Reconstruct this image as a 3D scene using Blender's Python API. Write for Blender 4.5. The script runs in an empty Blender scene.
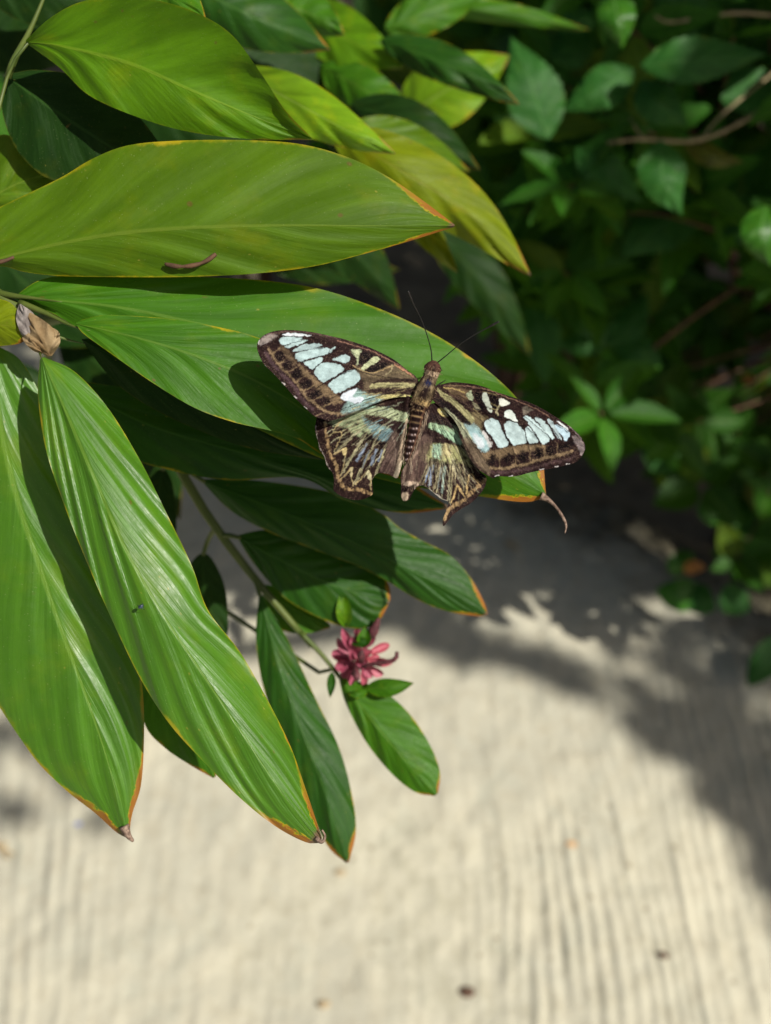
import bpy, math, random
import numpy as np
from mathutils import Vector
from mathutils.geometry import delaunay_2d_cdt

random.seed(7)
rng = np.random.default_rng(7)
scene = bpy.context.scene
COL = scene.collection

# ------------------------------------------------------------------ camera
H = 1.30
F = 1100.0
CX, CY = 385.5, 512.0
S2 = math.sqrt(0.5)
CAM = Vector((0, 0, H))
RT = Vector((1, 0, 0)); UP = Vector((0, S2, S2)); FW = Vector((0, S2, -S2))
SUN = Vector((0.52, -0.36, 0.775)).normalized()      # towards the sun


def P(x, y, d):
    return CAM + RT * ((x - CX) / F * d) + UP * ((CY - y) / F * d) + FW * d


def proj(v):
    r = v - CAM
    d = r.dot(FW)
    return (CX + r.dot(RT) / d * F, CY - r.dot(UP) / d * F, d)


def ground_at(x, y, z=0.0):
    v = RT * ((x - CX) / F) + UP * ((CY - y) / F) + FW
    t = (z - H) / v.z
    return CAM + v * t


# ------------------------------------------------------------------ helpers
def lin(c):
    out = []
    for v in c[:3]:
        v = v / 255.0
        out.append(v / 12.92 if v <= 0.04045 else ((v + 0.055) / 1.055) ** 2.4)
    return tuple(out)


def lin4(c):
    return lin(c) + (1.0,)


def tag(o, label=None, cat=None, group=None, kind=None):
    if label: o['label'] = label
    if cat: o['category'] = cat
    if group: o['group'] = group
    if kind: o['kind'] = kind
    return o


def empty(name, loc):
    o = bpy.data.objects.new(name, None)
    o.empty_display_size = 0.02
    COL.objects.link(o)
    o.location = loc
    return o


class MB:
    def __init__(s):
        s.v = []; s.f = []; s.uv = []; s.col = None

    def grid(s, rows, uvs):
        """rows: list of equally long lists of points"""
        b = len(s.v); n = len(rows[0])
        for r, u in zip(rows, uvs):
            s.v += [tuple(p) for p in r]; s.uv += u
        for i in range(len(rows) - 1):
            for j in range(n - 1):
                a = b + i * n + j
                s.f.append((a, a + 1, a + n + 1, a + n))

    def tube(s, pts, rad, sides=8, cap=True):
        pts = [Vector(p) for p in pts]
        if not hasattr(rad, '__len__'): rad = [rad] * len(pts)
        b = len(s.v)
        prev = None
        for i, p in enumerate(pts):
            t = (pts[min(i + 1, len(pts) - 1)] - pts[max(i - 1, 0)])
            t = t.normalized() if t.length > 1e-9 else Vector((0, 0, 1))
            if prev is None:
                n = t.orthogonal().normalized()
            else:
                n = (prev - t * prev.dot(t))
                n = n.normalized() if n.length > 1e-9 else t.orthogonal().normalized()
            prev = n
            q = t.cross(n)
            for k in range(sides):
                a = 2 * math.pi * k / sides
                s.v.append(tuple(p + (n * math.cos(a) + q * math.sin(a)) * rad[i]))
                s.uv.append((k / sides, i / max(1, len(pts) - 1)))
        for i in range(len(pts) - 1):
            for k in range(sides):
                a = b + i * sides + k; c = b + i * sides + (k + 1) % sides
                s.f.append((a, c, c + sides, a + sides))
        if cap:
            s.f.append(tuple(b + k for k in range(sides))[::-1])
            e = b + (len(pts) - 1) * sides
            s.f.append(tuple(e + k for k in range(sides)))

    def build(s, name, mat, parent=None, smooth=True):
        me = bpy.data.meshes.new(name)
        org = Vector((0, 0, 0))
        if parent is not None:
            org = Vector((0, 0, 0)); q_ = parent
            while q_ is not None: org += q_.location; q_ = q_.parent
        vs = [(v[0] - org.x, v[1] - org.y, v[2] - org.z) for v in s.v]
        if parent is None:
            a = np.array(s.v); org = Vector(a.mean(axis=0))
            vs = [(v[0] - org.x, v[1] - org.y, v[2] - org.z) for v in s.v]
        me.from_pydata(vs, [], s.f)
        uvl = me.uv_layers.new(name='UVMap')
        li = np.zeros(len(me.loops), dtype=np.int32)
        me.loops.foreach_get('vertex_index', li)
        uv = np.array(s.uv, dtype=np.float32)[li]
        uvl.data.foreach_set('uv', uv.ravel())
        if s.col is not None:
            ca = me.color_attributes.new('paint', 'FLOAT_COLOR', 'POINT')
            c4 = np.ones((len(s.v), 4), dtype=np.float32)
            c4[:, :3] = s.col
            ca.data.foreach_set('color', c4.ravel())
        if smooth:
            me.polygons.foreach_set('use_smooth', [True] * len(me.polygons))
        me.materials.append(mat)
        o = bpy.data.objects.new(name, me)
        COL.objects.link(o)
        if parent is not None:
            o.parent = parent
        else:
            o.location = org
        return o


def cr(pts, n):
    """Catmull-Rom by arc length, n samples"""
    p = np.array(pts, dtype=float)
    if len(p) == 2:
        t = np.linspace(0, 1, n)[:, None]
        return p[0] * (1 - t) + p[1] * t
    q = np.vstack([2 * p[0] - p[1], p, 2 * p[-1] - p[-2]])
    out = []
    for i in range(1, len(q) - 2):
        for t in np.linspace(0, 1, 12, endpoint=False):
            a, b, c, d = q[i - 1], q[i], q[i + 1], q[i + 2]
            out.append(0.5 * ((2 * b) + (-a + c) * t + (2 * a - 5 * b + 4 * c - d) * t * t + (-a + 3 * b - 3 * c + d) * t ** 3))
    out.append(q[-2])
    out = np.array(out)
    L = np.concatenate([[0], np.cumsum(np.linalg.norm(np.diff(out[:, :2], axis=0), axis=1))])
    s = np.linspace(0, L[-1], n)
    return np.stack([np.interp(s, L, out[:, k]) for k in range(out.shape[1])], axis=1)


def hash2(ix, iy, seed=0):
    h = np.sin(ix * 127.1 + iy * 311.7 + seed * 74.7) * 43758.5453
    return h - np.floor(h)


def vnoise(x, y, seed=0):
    x = np.asarray(x, dtype=float); y = np.asarray(y, dtype=float)
    ix = np.floor(x); iy = np.floor(y)
    fx = x - ix; fy = y - iy
    fx = fx * fx * (3 - 2 * fx); fy = fy * fy * (3 - 2 * fy)
    a = hash2(ix, iy, seed); b = hash2(ix + 1, iy, seed)
    c = hash2(ix, iy + 1, seed); d = hash2(ix + 1, iy + 1, seed)
    return (a * (1 - fx) + b * fx) * (1 - fy) + (c * (1 - fx) + d * fx) * fy


# ------------------------------------------------------------------ node helpers
class NT:
    def __init__(s, name):
        s.m = bpy.data.materials.new(name)
        s.m.use_nodes = True
        s.t = s.m.node_tree
        s.t.nodes.clear()
        s.out = s.t.nodes.new('ShaderNodeOutputMaterial')

    def n(s, typ, **kw):
        nd = s.t.nodes.new(typ)
        for k, v in kw.items(): setattr(nd, k, v)
        return nd

    def link(s, a, b): s.t.links.new(a, b)

    def val(s, sock, v):
        if hasattr(v, 'links') or isinstance(v, bpy.types.NodeSocket): s.link(v, sock)
        else: sock.default_value = v

    def math(s, op, a, b=0.0, c=0.0):
        nd = s.n('ShaderNodeMath', operation=op)
        s.val(nd.inputs[0], a); s.val(nd.inputs[1], b); s.val(nd.inputs[2], c)
        return nd.outputs[0]

    def smooth(s, x, a, b, lo=0.0, hi=1.0):
        nd = s.n('ShaderNodeMapRange', interpolation_type='SMOOTHSTEP')
        s.val(nd.inputs['Value'], x)
        nd.inputs['From Min'].default_value = a; nd.inputs['From Max'].default_value = b
        nd.inputs['To Min'].default_value = lo; nd.inputs['To Max'].default_value = hi
        return nd.outputs[0]

    def mix(s, f, a, b, blend='MIX'):
        nd = s.n('ShaderNodeMix', data_type='RGBA', blend_type=blend)
        s.val(nd.inputs[0], f)
        s.val(nd.inputs[6], a); s.val(nd.inputs[7], b)
        return nd.outputs[2]

    def noise(s, vec, scale, detail=3, rough=0.55, dist=0.0):
        nd = s.n('ShaderNodeTexNoise')
        if vec is not None: s.link(vec, nd.inputs['Vector'])
        nd.inputs['Scale'].default_value = scale
        nd.inputs['Detail'].default_value = detail
        nd.inputs['Roughness'].default_value = rough
        nd.inputs['Distortion'].default_value = dist
        return nd.outputs[0]

    def comb(s, x, y, z=0.0):
        nd = s.n('ShaderNodeCombineXYZ')
        s.val(nd.inputs[0], x); s.val(nd.inputs[1], y); s.val(nd.inputs[2], z)
        return nd.outputs[0]

    def bump(s, h, strength, dist, normal=None):
        nd = s.n('ShaderNodeBump')
        nd.inputs['Strength'].default_value = strength
        nd.inputs['Distance'].default_value = dist
        s.link(h, nd.inputs['Height'])
        if normal is not None: s.link(normal, nd.inputs['Normal'])
        return nd.outputs[0]


def leaf_mat(name, base, trans=0.22, rim=0.5, rough=0.38, tip=0.975, veins=1.0, sweep=0.2,
             rimcol=(176, 154, 14), brown=(140, 88, 28), transcol=None, spec=0.5, kfreq=46, rib=(140, 160, 60), ribw=1.0):
    t = NT(name)
    uv = t.n('ShaderNodeUVMap'); uv.uv_map = 'UVMap'
    sx = t.n('ShaderNodeSeparateXYZ'); t.link(uv.outputs[0], sx.inputs[0])
    U, V = sx.outputs[0], sx.outputs[1]
    oi = t.n('ShaderNodeObjectInfo')
    rnd = oi.outputs['Random']
    su = t.math('SUBTRACT', t.math('MULTIPLY', U, 2.0), 1.0)
    au = t.math('ABSOLUTE', su)
    side = t.math('MULTIPLY', t.math('SIGN', su), 3.7)
    w = t.math('SUBTRACT', V, t.math('MULTIPLY', t.math('POWER', au, 0.8), sweep))
    off = t.math('MULTIPLY', rnd, 37.0)
    vec1 = t.comb(t.math('MULTIPLY', w, kfreq), t.math('ADD', t.math('MULTIPLY', au, 1.6), side), off)
    vec2 = t.comb(t.math('MULTIPLY', w, kfreq * 4), t.math('ADD', t.math('MULTIPLY', au, 2.5), side), off)
    n1 = t.noise(vec1, 1.0, 2, 0.5)
    n2 = t.noise(vec2, 1.0, 2, 0.6)
    vec3 = t.comb(t.math('MULTIPLY', U, 2.0), t.math('MULTIPLY', V, 6.0), off)
    n3 = t.noise(vec3, 1.2, 4, 0.6)
    vec4 = t.comb(t.math('MULTIPLY', U, 14.0), t.math('MULTIPLY', V, 60.0), off)
    n4 = t.noise(vec4, 1.0, 4, 0.7)
    b = lin(base)
    dark = tuple(x * 0.78 for x in b) + (1,)
    lite = (b[0] * 1.22 + .002, b[1] * 1.16 + .002, b[2] * 1.15 + .001, 1)
    c = t.mix(t.smooth(n1, 0.25, 0.75), dark, lite)
    c = t.mix(t.math('MULTIPLY', t.smooth(n2, 0.45, 0.7), 0.32 * veins), c, tuple(x * 0.78 for x in b) + (1,))
    yel = (b[0] * 2.4 + 0.01, b[1] * 1.35 + 0.005, b[2] * .8, 1)
    c = t.mix(t.smooth(n3, 0.5, 0.8, 0, 0.5), c, yel)
    # blotches and small specks
    vo = t.n('ShaderNodeTexVoronoi'); vo.inputs['Scale'].default_value = 1.0
    t.link(t.comb(t.math('MULTIPLY', U, 9.0), t.math('MULTIPLY', V, 26.0), off), vo.inputs['Vector'])
    spk = t.smooth(vo.outputs['Distance'], 0.04, 0.10, 1.0, 0.0)
    sp2 = t.math('MULTIPLY', spk, t.smooth(n3, 0.5, 0.6))
    c = t.mix(t.math('MULTIPLY', sp2, 0.55), c, lin4((150, 140, 60)))
    vb = t.n('ShaderNodeTexVoronoi'); vb.inputs['Scale'].default_value = 1.0
    t.link(t.comb(t.math('ADD', t.math('MULTIPLY', U, 5.0), off), t.math('MULTIPLY', V, 15.0), off), vb.inputs['Vector'])
    bsp = t.math('MULTIPLY', t.smooth(vb.outputs['Distance'], 0.05, 0.11, 1.0, 0.0), t.smooth(n3, .42, .52, .75, 0))
    c = t.mix(bsp, c, lin4((92, 76, 34)))
    vd = t.n('ShaderNodeTexVoronoi'); vd.inputs['Scale'].default_value = 1.0
    t.link(t.comb(t.math('MULTIPLY', U, 30.0), t.math('MULTIPLY', V, 110.0), off), vd.inputs['Vector'])
    c = t.mix(t.smooth(vd.outputs['Distance'], 0.05, 0.12, .35, 0.0), c, lin4((150, 160, 110)))
    # rim
    rr = t.math('ADD', au, t.math('MULTIPLY', t.math('SUBTRACT', n4, 0.5), 0.07))
    tipw = t.math('MULTIPLY', t.smooth(V, tip - 0.14, tip, 0.0, 0.42), t.smooth(n4, .3, .6, .5, 1))
    rr2 = t.math('ADD', rr, tipw)
    rr2 = t.math('ADD', rr2, t.math('MULTIPLY', t.smooth(n3, 0.5, 0.72), 0.06))
    rimm = t.smooth(rr2, 0.962, 1.025)
    n5 = t.noise(t.comb(side, t.math('MULTIPLY', V, 9.0), off), 1.0, 3, .6)
    gate = t.math('MAXIMUM', t.smooth(n5, .40, .58, .12, 1), t.smooth(V, .85, .95))
    rimm = t.math('MULTIPLY', t.math('MULTIPLY', rimm, gate), rim)
    c = t.mix(rimm, c, lin4(rimcol))
    brm = t.math('MULTIPLY', t.math('MULTIPLY', t.smooth(V, .6, .88, .12, 1), t.smooth(t.math('ADD', rr2, t.math('MULTIPLY', t.smooth(n3, 0.45, 0.7), 0.05)), 1.02, 1.07)), min(1.0, rim * 1.6))
    brm = t.math('MULTIPLY', brm, gate)
    c = t.mix(brm, c, lin4(brown))
    dead = t.smooth(t.math('ADD', V, t.math('MULTIPLY', t.math('SUBTRACT', n4, .5), 0.02)), tip, tip + 0.012)
    c = t.mix(dead, c, lin4((105, 80, 62)))
    # midrib
    ribm = t.smooth(t.math('DIVIDE', au, t.math('SUBTRACT', 1.15, V)), 0.018 * ribw, 0.06 * ribw, 1.0, 0.0)
    ribm = t.math('MULTIPLY', ribm, t.smooth(V, 0.86, 0.97, 0.85, 0.15))
    c = t.mix(t.math('MULTIPLY', ribm, 0.75), c, lin4(rib))
    pb = t.n('ShaderNodeBsdfPrincipled')
    t.link(c, pb.inputs['Base Color'])
    pb.inputs['Specular IOR Level'].default_value = spec
    t.link(t.smooth(n4, 0.3, 0.7, rough - 0.06, rough + 0.1), pb.inputs['Roughness'])
    hgt = t.math('ADD', t.math('MULTIPLY', n1, 0.9), t.math('MULTIPLY', n2, 0.22))
    hgt = t.math('ADD', hgt, t.math('MULTIPLY', ribm, 0.15))
    hgt = t.math('ADD', hgt, t.math('MULTIPLY', n4, 0.12))
    nb = t.bump(hgt, 0.4, 0.0014)
    t.link(nb, pb.inputs['Normal'])
    tr = t.n('ShaderNodeBsdfTranslucent')
    if transcol is None:
        tc = t.mix(0.5, c, (b[0] * 3 + .02, b[1] * 2.2 + .02, b[2], 1))
    else:
        tc = t.mix(0.5, c, lin4(transcol))
    t.link(tc, tr.inputs[0])
    mx = t.n('ShaderNodeMixShader'); mx.inputs[0].default_value = trans
    t.link(pb.outputs[0], mx.inputs[1]); t.link(tr.outputs[0], mx.inputs[2])
    t.link(mx.outputs[0], t.out.inputs[0])
    return t.m


def plain_mat(name, c1, c2, scale=60, rough=0.6, bump=0.3, bdist=0.001, trans=0.0, spec=0.4, stretch=None):
    t = NT(name)
    tc = t.n('ShaderNodeTexCoord')
    vec = tc.outputs['Object']
    if stretch:
        mp = t.n('ShaderNodeMapping'); mp.inputs['Scale'].default_value = stretch
        t.link(vec, mp.inputs[0]); vec = mp.outputs[0]
    nz = t.noise(vec, scale, 5, 0.6)
    c = t.mix(t.smooth(nz, 0.3, 0.7), lin4(c1), lin4(c2))
    pb = t.n('ShaderNodeBsdfPrincipled')
    t.link(c, pb.inputs['Base Color'])
    pb.inputs['Roughness'].default_value = rough
    pb.inputs['Specular IOR Level'].default_value = spec
    t.link(t.bump(nz, bump, bdist), pb.inputs['Normal'])
    if trans > 0:
        tr = t.n('ShaderNodeBsdfTranslucent'); t.link(c, tr.inputs[0])
        mx = t.n('ShaderNodeMixShader'); mx.inputs[0].default_value = trans
        t.link(pb.outputs[0], mx.inputs[1]); t.link(tr.outputs[0], mx.inputs[2])
        t.link(mx.outputs[0], t.out.inputs[0])
    else:
        t.link(pb.outputs[0], t.out.inputs[0])
    return t.m


# ------------------------------------------------------------------ world and sun
world = bpy.data.worlds.new('World'); scene.world = world
world.use_nodes = True
wt = world.node_tree
sky = wt.nodes.new('ShaderNodeTexSky'); sky.sky_type = 'NISHITA'; sky.sun_disc = False
elev = math.asin(SUN.z)
sky.sun_elevation = elev
sky.sun_rotation = math.atan2(SUN.x, SUN.y)
sky.dust_density = 4.0; sky.ozone_density = 0.3
bg = wt.nodes['Background']; bg.inputs[1].default_value = 0.05
wt.links.new(sky.outputs[0], bg.inputs[0])
sl = bpy.data.lights.new('sun', 'SUN'); sl.energy = 5.0; sl.angle = math.radians(0.53)
sl.color = (1.0, 0.955, 0.87)
so = bpy.data.objects.new('sun', sl); COL.objects.link(so)
so.location = SUN * 5
so.rotation_euler = SUN.to_track_quat('Z', 'Y').to_euler()

cam = bpy.data.cameras.new('camera'); co = bpy.data.objects.new('camera', cam); COL.objects.link(co)
co.location = CAM; co.rotation_euler = (math.radians(45), 0, 0)
cam.sensor_fit = 'VERTICAL'; cam.sensor_height = 24.0; cam.lens = 24.0 * F / 1024.0
cam.clip_start = 0.01; cam.clip_end = 500
cam.dof.use_dof = True; cam.dof.focus_distance = 0.347
cam.dof.aperture_fstop = cam.lens / 4.3
scene.camera = co
scene.view_settings.view_transform = 'Standard'; scene.view_settings.look = 'None'
scene.view_settings.gamma = 1.0
scene.view_settings.exposure = 0.26

# ------------------------------------------------------------------ ground
# soil to the horizon
t = NT('soil')
tc = t.n('ShaderNodeTexCoord')
n1 = t.noise(tc.outputs['Object'], 9, 8, 0.65); n2 = t.noise(tc.outputs['Object'], 70, 5, 0.7)
c = t.mix(t.smooth(n1, 0.3, 0.7), lin4((66, 58, 44)), lin4((108, 98, 78)))
c = t.mix(t.smooth(n2, 0.55, 0.75), c, lin4((118, 108, 88)))
pb = t.n('ShaderNodeBsdfPrincipled'); t.link(c, pb.inputs['Base Color']); pb.inputs['Roughness'].default_value = 0.95
t.link(t.bump(t.math('ADD', n1, t.math('MULTIPLY', n2, .4)), 0.9, 0.02), pb.inputs['Normal'])
t.link(pb.outputs[0], t.out.inputs[0])
soil_m = t.m
ax = np.concatenate([-np.geomspace(120, 3, 14), np.linspace(-2.9, 2.9, 117), np.geomspace(3, 120, 14)])
ay = np.concatenate([-np.geomspace(120, 1.1, 14), np.linspace(-1, 4, 101), np.geomspace(4.2, 200, 14)])
mb = MB()
rows = []; uvs = []
for y in ay:
    zz = -0.016 + 0.010 * (vnoise(ax * 3, np.full_like(ax, y * 3), 3) - 1.0)
    rows.append([(x, y, z) for x, z in zip(ax, zz)]); uvs.append([(x, y) for x in ax])
mb.grid(rows, uvs)
g = mb.build('ground', soil_m); tag(g, kind='structure')

# raked concrete path: real ridges running away from the camera
t = NT('path_concrete')
tc = t.n('ShaderNodeTexCoord')
ob = tc.outputs['Object']
n1 = t.noise(ob, 3.2, 6, 0.6); n2 = t.noise(ob, 38, 6, 0.65); n3 = t.noise(ob, 260, 3, 0.6); n4 = t.noise(ob, 11, 5, .6, 0.8)
c = t.mix(t.smooth(n1, 0.3, 0.7), lin4((168, 165, 149)), lin4((187, 182, 162)))
c = t.mix(t.smooth(n4, 0.5, 0.75, 0, 0.45), c, lin4((156, 158, 144)))
c = t.mix(t.smooth(n2, 0.42, 0.75, 0, 0.4), c, lin4((150, 140, 118)))
c = t.mix(t.smooth(n3, 0.55, 0.75, 0, 0.45), c, lin4((194, 188, 168)))
vo = t.n('ShaderNodeTexVoronoi'); vo.inputs['Scale'].default_value = 22; t.link(ob, vo.inputs['Vector'])
pm = t.math('MULTIPLY', t.smooth(vo.outputs['Distance'], 0.05, 0.11, 1, 0), t.smooth(n1, 0.42, 0.55, 0, 0.7))
c = t.mix(pm, c, lin4((120, 108, 88)))
uvn = t.n('ShaderNodeUVMap'); uvn.uv_map = 'UVMap'; sxy = t.n('ShaderNodeSeparateXYZ'); t.link(uvn.outputs[0], sxy.inputs[0])
e_ = t.math('SUBTRACT', t.math('ADD', sxy.outputs[1], t.math('MULTIPLY', sxy.outputs[0], .9)), 1.64)
e_ = t.math('ADD', e_, t.math('MULTIPLY', t.math('SUBTRACT', t.noise(ob, 6.0, 7, .7), .5), .55))
dirt = t.smooth(e_, -.24, .0, 0, .95)
c = t.mix(dirt, c, t.mix(t.smooth(n2, .35, .65), lin4((44, 40, 28)), lin4((86, 78, 58))))
c = t.mix(t.math('MULTIPLY', t.smooth(t.noise(ob, 2.1, 5, .6), .5, .68, 0, .35), t.smooth(n2, .3, .7)), c, lin4((138, 138, 118)))
pb = t.n('ShaderNodeBsdfPrincipled'); t.link(c, pb.inputs['Base Color']); pb.inputs['Roughness'].default_value = 0.92
pb.inputs['Specular IOR Level'].default_value = 0.25
h = t.math('ADD', t.math('MULTIPLY', n2, 0.9), t.math('MULTIPLY', n3, 0.3))
t.link(t.bump(h, 0.8, 0.004), pb.inputs['Normal'])
t.link(pb.outputs[0], t.out.inputs[0])
path_m = t.m


def ridge_h(X, Y):
    warp = 0.040 * (vnoise(X * 4.0, Y * 1.6, 11) - 0.5) + 0.018 * (vnoise(X * 13, Y * 6, 12) - 0.5) + 0.004 * (vnoise(X * 40, Y * 22, 13) - 0.5)
    # the rake strokes fan out a little at the left
    fan = np.clip(-(X + 0.18), 0, 1) * 0.55 * (Y - 0.4)
    u = (X + warp + fan) / 0.0178
    k = np.floor(u); fr = u - k
    amp = 1.6 * vnoise(k * 3.1, Y * 9.5 + k * 1.7, 21) ** 1.1
    prof = np.abs(np.sin(np.pi * fr)) ** 0.8
    env = 0.20 + 1.0 * np.clip((vnoise(X * 4.2, Y * 3.4, 31) - 0.25) * 1.9, 0, 1)
    env *= 0.35 + 0.65 * np.clip((X + 0.25) / 0.4, 0, 1) + 0.25 * np.clip(-(X + 0.32) / 0.1, 0, 1)
    env *= np.clip(1.25 - (Y - 0.45) * 1.1, 0.22, 1.0)
    z = 0.0044 * prof * amp * env
    z += 0.0030 * (vnoise(X * 14, Y * 10, 41) - .5) + 0.0042 * (vnoise(X * 48, Y * 34, 42) - .5) + 0.0009 * (vnoise(X * 130, Y * 120, 43) - .5)
    z += 0.006 * (vnoise(X * 4, Y * 4, 44) - .5)
    return z


px_ = np.concatenate([np.linspace(-6, -1.0, 26)[:-1], np.arange(-1.0, 1.0, 0.0031), np.linspace(1.0, 6, 26)])
py_ = np.concatenate([np.linspace(-2.5, 0.28, 20)[:-1], np.arange(0.28, 1.15, 0.0045), np.arange(1.15, 2.2, 0.011)])
X, Y = np.meshgrid(px_, py_)
# far border of the path is a wavering line that swings away at the left
yend = 1.64 - 0.90 * np.clip(X, -.6, 1.1) + 0.12 * (vnoise(X * 7, X * 0 + .5, 51) - .5) + .05 * (vnoise(X * 25, X * 0 + .5, 52) - .5)
Yw = np.where(py_[:, None] > 1.0, 1.0 + (Y - 1.0) * (yend - 1.0) / 1.19, Y)
Z = ridge_h(X, Yw)
Z[-1, :] -= 0.03
mb = MB()
ny, nx = X.shape
mb.v = [tuple(r) for r in np.stack([X, Yw, Z], -1).reshape(-1, 3)]
mb.uv = [tuple(r) for r in np.stack([X, Yw], -1).reshape(-1, 2)]
idx = np.arange(ny * nx).reshape(ny, nx)
mb.f = np.stack([idx[:-1, :-1], idx[:-1, 1:], idx[1:, 1:], idx[1:, :-1]], -1).reshape(-1, 4).tolist()
g = mb.build('path', path_m); tag(g, kind='structure')

# ------------------------------------------------------------------ leaf builder
M = {}
M['olive'] = leaf_mat('leaf_olive', (70, 102, 6), trans=0.24, rim=0.75, rough=0.5, tip=0.985, sweep=0.28, kfreq=14, rib=(98, 120, 32), spec=.22)
M['fresh'] = leaf_mat('leaf_fresh', (78, 122, 6), trans=0.3, rim=0.3, rough=0.48, tip=0.995, sweep=0.28, kfreq=14, rib=(112, 142, 32), spec=.25)
M['green'] = leaf_mat('leaf_green', (52, 98, 8), trans=0.2, rim=0.8, rough=0.5, tip=0.99, sweep=0.34, kfreq=14, rib=(84, 116, 36), spec=.2)
M['gloss'] = leaf_mat('leaf_gloss', (66, 112, 20), trans=0.22, rim=0.9, rough=0.43, tip=0.975, sweep=0.42, kfreq=16, rib=(104, 138, 46), spec=0.5)
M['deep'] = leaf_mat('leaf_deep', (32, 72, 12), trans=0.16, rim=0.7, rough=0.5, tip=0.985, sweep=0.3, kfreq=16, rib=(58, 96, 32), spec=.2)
M['dark'] = leaf_mat('leaf_dark_shaded', (22, 50, 10), trans=0.14, rim=0.15, rough=0.55, tip=0.99, sweep=0.3, kfreq=16, rib=(44, 74, 26), spec=.12)  # shade on the covered leaves is put into this darker green
M['yellow'] = leaf_mat('leaf_yellow', (100, 118, 4), trans=0.28, rim=0.6, rough=0.55, tip=0.975, sweep=0.3, kfreq=12, rib=(112, 116, 30), spec=.2)
M['lime'] = leaf_mat('leaf_lime', (104, 146, 22), trans=0.35, rim=1.0, rough=0.45, tip=0.98, sweep=0.3, kfreq=12, brown=(150, 110, 70), rib=(140, 166, 70), spec=.25)
M['stem'] = plain_mat('stem_green', (62, 78, 26), (88, 98, 40), 40, 0.5, stretch=(1, 1, 1))
M['sheath'] = plain_mat('dry_sheath', (112, 88, 54), (158, 138, 104), 90, 0.8, 0.8, 0.0015, trans=0.15)
M['graysheath'] = plain_mat('gray_sheath', (92, 84, 80), (150, 142, 136), 160, 0.8, 0.8, 0.0012, trans=.1)
M['twig'] = plain_mat('twig_bark', (104, 94, 66), (150, 136, 102), 120, 0.8, 0.8, 0.001)
M['deadtip'] = plain_mat('dead_tip', (74, 54, 44), (150, 128, 112), 700, 0.8, 0.8, 0.0004)
M['darktwig'] = plain_mat('dark_twig', (58, 40, 28), (96, 68, 46), 120, 0.8, 0.8, 0.001)


def leaf_rows(mid, A, B, n=70, m=13, corr=0.0009, fold=(0.0, 0.0), cup=0.0, seed=0, freq=14, sweep=0.3, wave=0.0):
    """mid [(px,py,depth)], A and B outlines [(px,py)], fold = depth offset (m) at each edge"""
    m3 = cr([(a[0], a[1], a[2]) for a in mid], n)
    a2 = cr(A, n); b2 = cr(B, n)
    rows = []; uvs = []
    us = np.linspace(-1, 1, 2 * m + 1)
    us = np.sign(us) * np.abs(us) ** 0.9
    for i in range(n):
        tt = i / (n - 1)
        row = []; uv = []
        taper = min(1, tt * 8, (1 - tt) * 6)
        wid = math.sin(math.pi * min(max(tt, 0.02), 0.98)) ** 0.5
        for u in us:
            e = a2[i] if u < 0 else b2[i]
            k = abs(u)
            x = m3[i, 0] * (1 - k) + e[0] * k
            y = m3[i, 1] * (1 - k) + e[1] * k
            f = fold[0] if u < 0 else fold[1]
            w = tt - sweep * k ** 0.8
            s = seed + (5.0 if u < 0 else 0)
            cg = (float(vnoise(w * freq, 0.3 + k * 0.7, s)) - 0.5) * 2 * corr * taper * min(1, k * 5)
            wv = wave * (float(vnoise(tt * 6, 7.7, s + 2)) - 0.5) * 2 * k ** 2 * taper
            d = m3[i, 2] + f * wid * (k ** 1.5) + cup * k * k * wid + cg + wv - 0.0003 * max(0, 1 - k * 7)
            row.append(P(x, y, d)); uv.append((u * 0.5 + 0.5, tt))
        rows.append(row); uvs.append(uv)
    return rows, uvs


def leaf(parent, mat, mid, A, B, label=None, name='leaf', **kw):
    mb = MB(); r, u = leaf_rows(mid, A, B, **kw); mb.grid(r, u)
    o = mb.build(name, M[mat] if isinstance(mat, str) else mat, parent)
    if label: o['label'] = label
    return o


def auto_edges(mid, width, n=24, p1=0.75, p2=0.9, ser=0.0, nser=14):
    m2 = cr([(a[0], a[1]) for a in mid], n)
    A = []; B = []
    for i in range(n):
        tt = i / (n - 1)
        a = m2[max(i - 1, 0)]; b = m2[min(i + 1, n - 1)]
        tx, ty = b - a; L = math.hypot(tx, ty) + 1e-9
        nx_, ny_ = -ty / L, tx / L
        w = width * 0.5 * math.sin(math.pi * tt ** p1) ** p2
        w *= 1 + ser * ((tt * nser) % 1.0)
        A.append((m2[i, 0] + nx_ * w, m2[i, 1] + ny_ * w)); B.append((m2[i, 0] - nx_ * w, m2[i, 1] - ny_ * w))
    return A, B


def qleaf(parent, mat, mid, width, label=None, ser=0.0, n=40, m=7, name='leaf', p1=0.75, p2=0.9, nser=14, **kw):
    A, B = auto_edges(mid, width, n=n, ser=ser, p1=p1, p2=p2, nser=nser)
    return leaf(parent, mat, mid, A, B, label=label, name=name, n=n, m=m, **kw)


# ------------------------------------------------------------------ foreground ginger plant
gp = empty('ginger_plant', Vector((-0.62, 0.36, 0)))
tag(gp, 'large foreground ginger plant with long broad green leaves fanning out under the butterfly', 'plant', 'broad leaved ginger plants')
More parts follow.
